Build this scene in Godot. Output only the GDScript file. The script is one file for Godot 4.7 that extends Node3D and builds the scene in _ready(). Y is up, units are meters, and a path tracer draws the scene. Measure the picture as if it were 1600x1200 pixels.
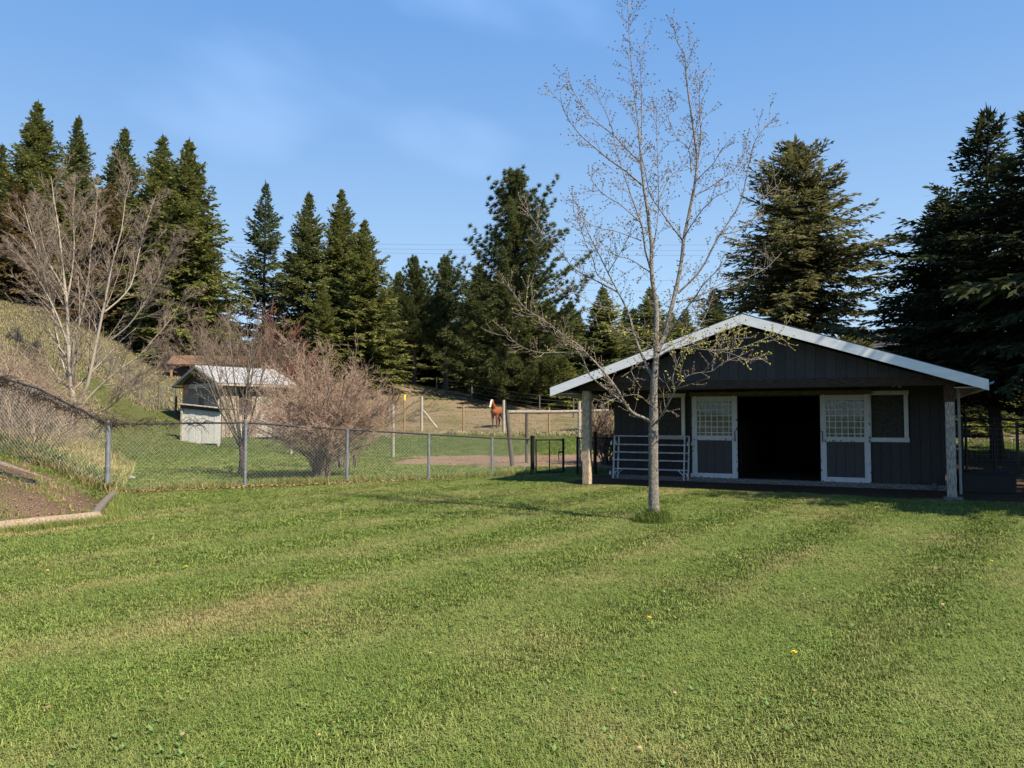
extends Node3D

const FOCAL := 1200.0
const PITCH := 0.04414
const EYE := 1.6
const SUN_TO := Vector3(0.775, 0.0, 0.63)
const SUN_UP := 48.0

# ---------------------------------------------------------------- mesh builder
class MB:
	var v := PackedVector3Array()
	var n := PackedVector3Array()
	var c := PackedColorArray()
	var ix := PackedInt32Array()
	var col := Color(1, 1, 1)
	func tri(a: Vector3, b: Vector3, d: Vector3) -> void:
		var m := (d - a).cross(b - a).normalized()
		var k := v.size()
		v.push_back(a); v.push_back(b); v.push_back(d)
		n.push_back(m); n.push_back(m); n.push_back(m)
		c.push_back(col); c.push_back(col); c.push_back(col)
		ix.push_back(k); ix.push_back(k + 1); ix.push_back(k + 2)
	func quad(a: Vector3, b: Vector3, d: Vector3, e: Vector3) -> void:
		var m := (d - a).cross(b - a).normalized()
		var k := v.size()
		v.push_back(a); v.push_back(b); v.push_back(d); v.push_back(e)
		for i in 4:
			n.push_back(m); c.push_back(col)
		ix.push_back(k); ix.push_back(k + 1); ix.push_back(k + 2)
		ix.push_back(k); ix.push_back(k + 2); ix.push_back(k + 3)
	# a box with every edge chamfered by ch, in its own basis
	func box(at: Vector3, size: Vector3, ch := 0.0, bs := Basis.IDENTITY) -> void:
		var h := size * 0.5
		if ch <= 0.0:
			var p: Array[Vector3] = []
			for i in 8:
				p.append(at + bs * Vector3(h.x if i & 1 else -h.x, h.y if i & 2 else -h.y, h.z if i & 4 else -h.z))
			quad(p[4], p[6], p[7], p[5]); quad(p[1], p[3], p[2], p[0])
			quad(p[5], p[7], p[3], p[1]); quad(p[0], p[2], p[6], p[4])
			quad(p[6], p[2], p[3], p[7]); quad(p[0], p[4], p[5], p[1])
			return
		ch = minf(ch, 0.45 * minf(size.x, minf(size.y, size.z)))
		var q := {}
		for i in 8:
			var s := Vector3(1 if i & 1 else -1, 1 if i & 2 else -1, 1 if i & 4 else -1)
			for a in 3:
				var w := s * (h - Vector3.ONE * ch)
				w[a] = s[a] * h[a]
				q[i * 3 + a] = at + bs * w
		var face := func(pts: Array):
			var mid := Vector3.ZERO
			for w in pts: mid += w
			mid /= pts.size()
			var m: Vector3 = (pts[2] - pts[0]).cross(pts[1] - pts[0])
			if m.dot(mid - at) < 0: pts.reverse()
			if pts.size() == 4: quad(pts[0], pts[1], pts[2], pts[3])
			else: tri(pts[0], pts[1], pts[2])
		for a in 3:
			var b := (a + 1) % 3
			var d := (a + 2) % 3
			for s in 2:
				var e := [0, 0, 0, 0]
				for k in 4:
					var bits := (s << a) | ((1 if k == 1 or k == 2 else 0) << b) | ((1 if k >= 2 else 0) << d)
					e[k] = bits
				face.call([q[e[0] * 3 + a], q[e[1] * 3 + a], q[e[2] * 3 + a], q[e[3] * 3 + a]])
			for s in 4:
				var i0 := ((s & 1) << b) | ((s >> 1) << d)
				var i1 := i0 | (1 << a)
				face.call([q[i0 * 3 + b], q[i1 * 3 + b], q[i1 * 3 + d], q[i0 * 3 + d]])
		for i in 8:
			face.call([q[i * 3], q[i * 3 + 1], q[i * 3 + 2]])
	# smooth tube through points
	func tube(p: PackedVector3Array, r: PackedFloat32Array, sides := 6, cap := true, rough := 0.0, seed_ := 0) -> void:
		var k0 := v.size()
		var m := p.size()
		var up := Vector3(0.31, 0.2, 0.93).normalized()
		for i in m:
			var t := (p[mini(i + 1, m - 1)] - p[maxi(i - 1, 0)]).normalized()
			var s := t.cross(up)
			if s.length() < 0.05: s = t.cross(Vector3(1, 0.1, 0))
			s = s.normalized()
			var w := s.cross(t).normalized()
			up = w
			for j in sides:
				var a := TAU * j / sides
				var d := s * cos(a) + w * sin(a)
				var rr := r[i]
				if rough > 0.0: rr *= 1.0 + rough * (sin(j * 2.7 + i * 1.9 + seed_) + sin(j * 5.1 - i * 0.8 + seed_ * 1.7)) * 0.5
				v.push_back(p[i] + d * rr); n.push_back(d); c.push_back(col)
		for i in m - 1:
			for j in sides:
				var a0 := k0 + i * sides + j
				var a1 := k0 + i * sides + (j + 1) % sides
				ix.push_back(a0); ix.push_back(a1 + sides); ix.push_back(a0 + sides)
				ix.push_back(a0); ix.push_back(a1); ix.push_back(a1 + sides)
		if cap:
			for e in 2:
				var b := k0 + (m - 1) * sides * e
				var ctr := p[(m - 1) * e]
				var dir := (p[m - 1] - p[m - 2]).normalized() if e else (p[0] - p[1]).normalized()
				var k := v.size()
				v.push_back(ctr); n.push_back(dir); c.push_back(col)
				for j in sides:
					v.push_back(v[b + j]); n.push_back(dir); c.push_back(col)
				for j in sides:
					var j2 := (j + 1) % sides
					if e:
						ix.push_back(k); ix.push_back(k + 1 + j); ix.push_back(k + 1 + j2)
					else:
						ix.push_back(k); ix.push_back(k + 1 + j2); ix.push_back(k + 1 + j)
	func bar(a: Vector3, b: Vector3, r: float, sides := 8) -> void:
		tube(PackedVector3Array([a, b]), PackedFloat32Array([r, r]), sides)
	# a thin straight wire of three sides, no caps
	func wire(a: Vector3, b: Vector3, r: float) -> void:
		tube(PackedVector3Array([a, b]), PackedFloat32Array([r, r]), 3, false)
	# a small bud: an octahedron drawn out along d
	func bud(at: Vector3, d: Vector3, w: float, l: float) -> void:
		var s := d.cross(Vector3(0.3, 0.1, 0.95)).normalized() * w
		var t := s.cross(d).normalized() * w
		var p := [s, t, -s, -t]
		for j in 4:
			tri(at + d * l, at + p[j], at + p[(j + 1) % 4])
			tri(at - d * l * 0.6, at + p[(j + 1) % 4], at + p[j])
	func kite(a: Vector3, tip: Vector3, side: Vector3) -> void:
		var m := a.lerp(tip, 0.45)
		quad(a, m + side, tip, m - side)
	func mesh() -> ArrayMesh:
		var a := []
		a.resize(Mesh.ARRAY_MAX)
		a[Mesh.ARRAY_VERTEX] = v
		a[Mesh.ARRAY_NORMAL] = n
		a[Mesh.ARRAY_COLOR] = c
		a[Mesh.ARRAY_INDEX] = ix
		var r := ArrayMesh.new()
		r.add_surface_from_arrays(Mesh.PRIMITIVE_TRIANGLES, a)
		return r

# ---------------------------------------------------------------- scene helpers
var used := {}
func numbered(called: String) -> String:
	var k: int = used.get(called, 0)
	used[called] = k + 1
	return called if k == 0 else "%s_%03d" % [called, k]
func tag(o: Node3D, label: String, category: String, group := "", kind := "") -> Node3D:
	if label: o.set_meta("label", label)
	if category: o.set_meta("category", category)
	if group: o.set_meta("group", group)
	if kind: o.set_meta("kind", kind)
	return o
func thing(called: String, label: String, category: String, at := Vector3.ZERO, turn := 0.0, group := "") -> Node3D:
	var o := Node3D.new()
	o.name = numbered(called)
	add_child(o)
	o.position = at
	o.rotation.y = turn
	tag(o, label, category, group)
	return o
func put(called: String, mesh: Mesh, m: Material, parent: Node = null, kind := "") -> MeshInstance3D:
	var o := MeshInstance3D.new()
	o.mesh = mesh
	o.material_override = m
	if parent == null:
		o.name = numbered(called)
		add_child(o)
	else:
		o.name = called
		var k := 0
		while parent.has_node(NodePath(String(o.name))):
			k += 1
			o.name = "%s_%03d" % [called, k]
		parent.add_child(o, true)
	if kind: o.set_meta("kind", kind)
	return o
func boxpart(called: String, parent: Node, m: Material, at: Vector3, size: Vector3, ch := 0.0, bs := Basis.IDENTITY) -> MeshInstance3D:
	var b := MB.new()
	b.box(at, size, ch, bs)
	return put(called, b.mesh(), m, parent)
func copy(src: Node3D, label: String, group := "") -> Node3D:
	var o: Node3D = src.duplicate()
	var base := String(src.name)
	if base.length() > 4 and base.substr(base.length() - 3).is_valid_int(): base = base.substr(0, base.length() - 4)
	o.name = numbered(base)
	add_child(o)
	o.set_meta("label", label)
	if group: o.set_meta("group", group)
	return o
func scatter(called: String, mesh: Mesh, m: Material, xs: Array, cols: PackedColorArray, parent: Node = null) -> MultiMeshInstance3D:
	var mm := MultiMesh.new()
	mm.transform_format = MultiMesh.TRANSFORM_3D
	mm.use_colors = true
	mm.mesh = mesh
	mm.instance_count = xs.size()
	for i in xs.size():
		mm.set_instance_transform(i, xs[i])
		mm.set_instance_color(i, cols[i])
	var o := MultiMeshInstance3D.new()
	o.multimesh = mm
	o.material_override = m
	if parent == null:
		o.name = numbered(called)
		add_child(o)
	else:
		o.name = called
		parent.add_child(o, true)
	o.set_meta("kind", "stuff")
	return o

# where a sight line of the photograph meets the upright plane at a distance of Z metres
func spot(px: float, py: float, Z: float) -> Vector3:
	var u := (px - 800.0) / FOCAL
	var w := (600.0 - py) / FOCAL
	var y := w * cos(PITCH) + sin(PITCH)
	var d := cos(PITCH) - w * sin(PITCH)
	return Vector3(u * Z / d, EYE + y * Z / d, -Z)
func sstep(a: float, b: float, x: float) -> float:
	return smoothstep(a, b, x)
func lin(r: float, g: float, b: float) -> Color:
	return Color(r, g, b).linear_to_srgb()

# ---------------------------------------------------------------- materials
var tex_cache := {}
func grain(seed_: int, freq: float, lo: float, hi: float, size := 512, octaves := 5, contrast := 1.0) -> ImageTexture:
	var key := "%d %f %f %f %d" % [seed_, freq, lo, hi, size]
	if tex_cache.has(key): return tex_cache[key]
	var f := FastNoiseLite.new()
	f.seed = seed_
	f.noise_type = FastNoiseLite.TYPE_SIMPLEX_SMOOTH
	f.frequency = freq
	f.fractal_octaves = octaves
	f.fractal_gain = 0.6
	var im := f.get_seamless_image(size, size)
	im.convert(Image.FORMAT_L8)
	var d := im.get_data()
	var o := PackedByteArray()
	o.resize(d.size())
	for i in d.size():
		var x := clampf((d[i] / 255.0 - 0.5) * contrast + 0.5, 0.0, 1.0)
		o[i] = int(255.0 * clampf(lo + (hi - lo) * x, 0.0, 1.0))
	var r := ImageTexture.create_from_image(Image.create_from_data(size, size, false, Image.FORMAT_L8, o))
	tex_cache[key] = r
	return r
func mat(color: Color, rough := 0.8, metal := 0.0, tex: Texture2D = null, scale := Vector3.ONE, height: Texture2D = null, deep := 0.3) -> StandardMaterial3D:
	var m := StandardMaterial3D.new()
	m.albedo_color = color
	m.roughness = rough
	m.metallic = metal
	m.metallic_specular = 0.35
	if tex or height:
		m.uv1_triplanar = true
		m.uv1_scale = scale
		m.uv1_triplanar_sharpness = 4.0
	if tex: m.albedo_texture = tex
	if height:
		m.heightmap_enabled = true
		m.heightmap_texture = height
		m.heightmap_scale = deep
	return m
func tinted(rough := 0.85, back := 0.0, color := Color(1, 1, 1)) -> StandardMaterial3D:
	var m := mat(color, rough)
	m.vertex_color_use_as_albedo = true
	m.metallic_specular = 0.25
	if back > 0.0:
		m.backlight_enabled = true
		m.backlight = Color(back, back, back)
	m.cull_mode = BaseMaterial3D.CULL_DISABLED
	return m

# ---------------------------------------------------------------- the lie of the land
var wob := FastNoiseLite.new()
var patchy := FastNoiseLite.new()
func ramp(x: float, xs: PackedFloat32Array, ys: PackedFloat32Array) -> float:
	if x <= xs[0]: return ys[0]
	for i in xs.size() - 1:
		if x < xs[i + 1]:
			var t := (x - xs[i]) / (xs[i + 1] - xs[i])
			return lerpf(ys[i], ys[i + 1], t)
	return ys[ys.size() - 1]
var hill_x := PackedFloat32Array([-120, -60, -40, -26, -18.5, -8, 0, 10])
var hill_y := PackedFloat32Array([12, 10.5, 7.5, 4.6, 3.6, 3.4, 1.9, 0.9])
func bank(x: float, Z: float) -> float:   # how far inside the raised bank on the left
	var edge := -6.5 - 0.45 * (Z - 12.0) if Z > 12.0 else -6.5 - 0.55 * (12.0 - Z)
	return edge - x
func gh(x: float, Z: float) -> float:
	var h := 0.85 * sstep(30, 46, Z) * (1.0 - 0.6 * sstep(4, 14, x))
	var near := sstep(-22, -7, x)
	h += ramp(x, hill_x, hill_y) * sstep(lerpf(28, 44, near), lerpf(62, 63, near), Z)
	h += 0.95 * sstep(-10, -16, x) * sstep(28, 37, Z) * (1.0 - sstep(44, 60, Z))
	var d := bank(x, Z)
	if d > 0.0:
		var sl := lerpf(0.42, 0.72, sstep(15, 22, Z))
		h += 3.0 * (1.0 - exp(-d * sl * (1.0 - exp(-d * 2.0)) / 3.0))
	if Z > 22.0: h += wob.get_noise_2d(x * 2.0, Z * 2.0) * 0.12 * sstep(22, 30, Z)
	if Z > 95.0: h += (Z - 95.0) * 0.02 * sstep(95, 200, Z)
	return h
func onland(x: float, Z: float, up := 0.0) -> Vector3:
	return Vector3(x, gh(x, Z) + up, -Z)
# metres in the barn's own axes: x along its front, y into it
const BARN := Vector2(1.77, 18.5)
const BARN_TURN := 0.459
func in_barn(x: float, Z: float) -> Vector2:
	var dx := x - BARN.x
	var dz := Z - BARN.y
	return Vector2(dx * cos(BARN_TURN) - dz * sin(BARN_TURN), dx * sin(BARN_TURN) + dz * cos(BARN_TURN))
func fence_z(x: float) -> float:
	return 16.4 + 0.588 * (x + 8.6)
# which surface lies at a place
func surface(x: float, Z: float) -> String:
	var w := wob.get_noise_2d(x * 9.0, Z * 9.0)
	var b := in_barn(x, Z)
	if b.x > -0.55 + w * 0.5 and b.y > -0.12 + w * 0.35 and b.x < 9.0 and b.y < 13.0: return "yard_soil"
	if b.x >= 9.0 and b.y > -0.1 + w * 0.4 and b.y < 20 and b.x < 24: return "yard_soil"
	var d := bank(x, Z)
	if d > 0.0 and Z < 16.2:
		if d < 4.2 and Z > 8: return "garden_bed"
		return "bank"
	if d > 0.0 and Z < 26.0: return "bank"
	if d > 2.0 + w * 1.2 + 1.2 * sstep(33, 38, Z) and Z < 60.0: return "hillside"
	if Z < fence_z(x) or (x > 0.6 and Z < 21.8): return "lawn"
	if x > -4.2 + w and x < 9 and Z > 24.6 + w * 0.8 + maxf(0, -x) * 0.55 and Z < 32.0 + w: return "bare_patch"
	if Z > 42.5 + w * 1.5 and Z < 60 and x > -10 + w * 2: return "horse_paddock"
	if Z > 41.0 - maxf(0, -x - 10.0) * 0.25 + w or Z > 60: return "hillside"
	return "paddock"
func soil_color(kind: String, x: float, Z: float) -> Color:
	var a := wob.get_noise_2d(x * 4.0 + 31.0, Z * 4.0)
	var p := patchy.get_noise_2d(x, Z)
	match kind:
		"lawn":
			var t := lawn_dry(x, Z)
			var ring := 1.0 - sstep(0.12, 0.5, Vector2(x - 2.24, Z - 11.9).length() + 0.1 * a)
			return Color(0.075, 0.100, 0.024).lerp(Color(0.20, 0.175, 0.075), t).lerp(Color(0.15, 0.105, 0.07), ring * 0.8)
		"yard_soil": return Color(0.15, 0.105, 0.07) * (1.0 + 0.25 * a)
		"garden_bed": return Color(0.25, 0.165, 0.118).lerp(Color(0.12, 0.13, 0.05), clampf(p * 2.2 + a, 0, 1)) * (1.0 + 0.5 * a)
		"bank": return Color(0.24, 0.195, 0.105).lerp(Color(0.13, 0.14, 0.045), clampf(0.25 + p * 1.3, 0, 1))
		"bare_patch": return Color(0.40, 0.275, 0.19) * (1.0 + 0.25 * a)
		"horse_paddock": return Color(0.36, 0.27, 0.175).lerp(Color(0.20, 0.20, 0.075), clampf(p * 1.8, 0, 1))
		"hillside":
			var q := Color(0.225, 0.20, 0.115).lerp(Color(0.30, 0.255, 0.175), clampf(0.5 + p * 1.5, 0, 1))
			return q
		_: return Color(0.092, 0.142, 0.036).lerp(Color(0.15, 0.17, 0.05), clampf(0.2 + p * 1.2, 0, 1)).lerp(Color(0.18, 0.175, 0.075), 0.65 * sstep(-12.5, -16, x))
# how dry the lawn is: mown strips run towards the barn, with worn patches between
func lawn_dry(x: float, Z: float) -> float:
	var q := x * 0.8 - Z * 0.6 + 0.25 * patchy.get_noise_2d(x * 0.7, Z * 0.7)
	var along := x * 0.6 + Z * 0.8
	var s := sin(q * TAU / 1.55) * 0.5 + 0.5
	var k := patchy.get_noise_2d(q * 2.3 + 50.0, along * 0.55)
	var p := patchy.get_noise_2d(x * 1.6 + 9.0, Z * 1.6)
	return clampf(0.08 + 0.26 * s * s * s * (0.5 + k) + 1.0 * maxf(0.0, k - 0.16) + 0.55 * maxf(0.0, p - 0.2) + 0.15 * p, 0.0, 1.0)

# +1 and -1 on alternate passes of the mower
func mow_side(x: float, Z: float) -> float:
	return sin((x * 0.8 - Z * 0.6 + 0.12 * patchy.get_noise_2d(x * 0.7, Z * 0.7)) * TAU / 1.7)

func _ready() -> void:
	# ---- camera, sky, sun, exposure
	var cam := Camera3D.new()
	cam.name = "camera"
	add_child(cam)
	cam.position = Vector3(0, EYE, 0)
	cam.rotation.x = PITCH
	cam.fov = rad_to_deg(2.0 * atan(600.0 / FOCAL))
	cam.near = 0.1
	cam.far = 6000.0
	cam.current = true
	var sky := ProceduralSkyMaterial.new()
	sky.sky_top_color = lin(0.036, 0.127, 0.325)
	sky.sky_horizon_color = lin(0.315, 0.435, 0.525)
	sky.sky_curve = 0.20
	sky.ground_bottom_color = lin(0.10, 0.10, 0.06)
	sky.ground_horizon_color = lin(0.30, 0.34, 0.36)
	sky.sky_cover = cirrus()
	sky.sky_cover_modulate = Color(1, 1, 1, 1)
	sky.energy_multiplier = 1.0
	var env := Environment.new()
	env.background_mode = Environment.BG_SKY
	env.sky = Sky.new()
	env.sky.sky_material = sky
	env.ambient_light_source = Environment.AMBIENT_SOURCE_SKY
	env.tonemap_mode = Environment.TONE_MAPPER_LINEAR
	env.tonemap_exposure = 2.25
	env.sdfgi_enabled = true
	env.ssao_enabled = true
	env.ssil_enabled = true
	var we := WorldEnvironment.new()
	we.name = "environment"
	we.environment = env
	add_child(we)
	var sun := DirectionalLight3D.new()
	sun.name = "sun"
	sun.light_color = Color(1.0, 0.95, 0.86)
	sun.light_energy = 1.5
	sun.light_angular_distance = 0.5
	sun.shadow_enabled = true
	add_child(sun)
	var to := SUN_TO.normalized() * cos(deg_to_rad(SUN_UP)) + Vector3.UP * sin(deg_to_rad(SUN_UP))
	sun.look_at_from_position(to * 50.0, Vector3.ZERO, Vector3.UP)
	wob.seed = 11; wob.frequency = 0.05; wob.fractal_octaves = 3
	patchy.seed = 5; patchy.frequency = 0.28; patchy.fractal_octaves = 3
	# ---- the setting, then the things in it
	var t0 := Time.get_ticks_msec()
	for step in [build_land, build_barn, build_shed, build_fences, build_lone_tree, build_bare_trees, build_forest, build_grass, build_small_things, build_horse, build_wires]:
		(step as Callable).call()
		print((step as Callable).get_method(), " ", Time.get_ticks_msec() - t0)

func cirrus() -> ImageTexture:
	var f := FastNoiseLite.new()
	f.seed = 21
	f.frequency = 0.012
	f.fractal_octaves = 5
	var g := FastNoiseLite.new()
	g.seed = 8
	g.frequency = 0.006
	var im := Image.create(1024, 512, false, Image.FORMAT_RGBA8)
	im.fill(Color(1, 1, 1, 0))
	for y in 256:
		for x in 1024:
			# streaks drawn out along a slant; folded so that the seam closes
			var xx := absf(512.0 - float((x + 690) % 1024))
			var a := f.get_noise_2d((xx + y * 1.6) * 0.35, (y - xx * 0.35) * 1.7)
			var b := g.get_noise_2d(xx, y)
			var k := clampf((a * 0.9 + b * 0.9 - 0.12) * 1.1, 0.0, 1.0)
			im.set_pixel(x, y, Color(0.66, 0.70, 0.78, k * 0.22))
	return ImageTexture.create_from_image(im)

func build_land() -> void:
	var xs := PackedFloat32Array()
	var zs := PackedFloat32Array()
	var x := -2600.0
	while x < 2600.0:
		xs.push_back(x)
		var a := absf(x + 0.0)
		x += 0.35 if a < 15.0 else (0.9 if a < 40.0 else maxf(2.0, (a - 38.0) * 0.3))
	xs.push_back(2600.0)
	var z := -60.0
	while z < 3200.0:
		zs.push_back(z)
		var a := z
		if a < 0: z += maxf(1.0, -a * 0.25)
		elif a < 34.0: z += 0.35
		elif a < 80.0: z += 0.9
		else: z += maxf(2.0, (a - 78.0) * 0.3)
	zs.push_back(3200.0)
	var nx := xs.size()
	var nz := zs.size()
	var names := ["lawn", "yard_soil", "garden_bed", "bank", "bare_patch", "paddock", "horse_paddock", "hillside"]
	var parts := {}
	for k in names: parts[k] = MB.new()
	var pos := PackedVector3Array()
	var nor := PackedVector3Array()
	var col := PackedColorArray()
	for j in nz:
		for i in nx:
			var X := xs[i]
			var Z := zs[j]
			var h := gh(X, Z)
			pos.push_back(Vector3(X, h, -Z))
			nor.push_back(Vector3(h - gh(X + 0.3, Z), 0.3, gh(X, Z + 0.3) - h).normalized())
			var cc := Color(0, 0, 0)
			if Z < 80 and absf(X) < 60:
				for o in 4:   # soften the border between two surfaces
					var ox := X + (0.25 if o & 1 else -0.25)
					var oz := Z + (0.25 if o & 2 else -0.25)
					cc += soil_color(surface(ox, oz), ox, oz) * 0.25
			else:
				cc = soil_color(surface(X, Z), X, Z)
			cc.a = 1.0
			col.push_back(cc)
	for j in nz - 1:
		for i in nx - 1:
			var kind := surface((xs[i] + xs[i + 1]) * 0.5, (zs[j] + zs[j + 1]) * 0.5)
			var b: MB = parts[kind]
			var k := b.v.size()
			for e in [j * nx + i, j * nx + i + 1, (j + 1) * nx + i + 1, (j + 1) * nx + i]:
				b.v.push_back(pos[e]); b.n.push_back(nor[e]); b.c.push_back(col[e])
			for e in [0, 3, 2, 0, 2, 1]: b.ix.push_back(k + e)
	var fine := grain(3, 0.035, 0.45, 1.0, 1024, 6, 1.7)
	for kind in names:
		var m := mat(Color(1, 1, 1), 0.95, 0.0, fine, Vector3.ONE * (0.9 if kind != "hillside" else 0.35), grain(4, 0.05, 0.0, 1.0, 512), 2.5 if kind != "hillside" else 5.0)
		m.uv1_world_triplanar = true
		m.vertex_color_use_as_albedo = true
		m.metallic_specular = 0.15
		var o := put(kind, (parts[kind] as MB).mesh(), m, null, "structure")
		tag(o, {"lawn": "mown green lawn with pale dry mowing strips before the barn", "yard_soil": "bare brown soil under and beside the dark barn",
			"garden_bed": "brown garden soil between the edging logs at the left", "bank": "rough grassy bank rising behind the edging logs",
			"bare_patch": "bare reddish soil strip in the fenced paddock", "paddock": "green paddock grass beyond the chain link fence",
			"horse_paddock": "pale trampled ground where the horse stands", "hillside": "dry olive hillside below the conifers"}[kind], "")
	# far hills
	var rng := RandomNumberGenerator.new()
	rng.seed = 77
	var hb := MB.new()
	var nn := FastNoiseLite.new()
	nn.seed = 4
	nn.frequency = 0.0016
	var W := 90
	var D := 14
	var grid := PackedVector3Array()
	for j in D + 1:
		for i in W + 1:
			var X := -1900.0 + 4600.0 * i / W
			var t := float(j) / D
			var Z := 1300.0 + 1100.0 * t
			var top := 150.0 + 95.0 * sstep(200, 1500, X) + nn.get_noise_1d(X) * 80.0
			top *= 0.55 + 0.45 * sstep(-700, 700, X)
			var h := top * sin(minf(1.0, t * 1.15) * PI * 0.5) + nn.get_noise_2d(X * 5.0, Z * 5.0) * 40.0 * t
			grid.push_back(Vector3(X, h - 5.0, -Z))
	for j in D:
		for i in W:
			var a := grid[j * (W + 1) + i]
			var b := grid[j * (W + 1) + i + 1]
			var c := grid[(j + 1) * (W + 1) + i + 1]
			var d := grid[(j + 1) * (W + 1) + i]
			var s := 0.75 + 0.5 * rng.randf()
			hb.col = Color(0.14 * s, 0.125 * s, 0.135 * s)
			hb.tri(a, d, c)
			s = 0.75 + 0.5 * rng.randf()
			hb.col = Color(0.14 * s, 0.125 * s, 0.135 * s)
			hb.tri(a, c, b)
	var hm := tinted(0.95)
	hm.albedo_texture = grain(3, 0.035, 0.45, 1.0, 1024, 6, 1.7)
	hm.uv1_triplanar = true
	hm.uv1_scale = Vector3.ONE * 0.01
	tag(put("hills", hb.mesh(), hm, null, "structure"), "far bluish grey wooded hills behind the barn", "")

# ---------------------------------------------------------------- the barn
func board_mat(seed_: int, c: Color, rough := 0.75) -> StandardMaterial3D:
	return mat(c, rough, 0.0, grain(seed_, 0.03, 0.84, 1.0, 512, 5, 1.3), Vector3(2.2, 0.35, 2.2), grain(seed_ + 40, 0.06, 0.0, 1.0, 512), 0.25)
# the uprights left of a rectangle after its openings are cut out, as [x0, y0, x1, y1]
func cut(x0: float, x1: float, y0: float, y1: float, holes: Array) -> Array:
	var spans := [[y0, y1]]
	for h in holes:
		if h[2] <= x0 + 0.002 or h[0] >= x1 - 0.002: continue
		var out := []
		for s in spans:
			if h[1] > s[0]: out.append([s[0], minf(s[1], h[1])])
			if h[3] < s[1]: out.append([maxf(s[0], h[3]), s[1]])
		spans = out.filter(func(s): return s[1] - s[0] > 0.02)
	var r := []
	for s in spans: r.append([x0, s[0], x1, s[1]])
	return r

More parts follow.
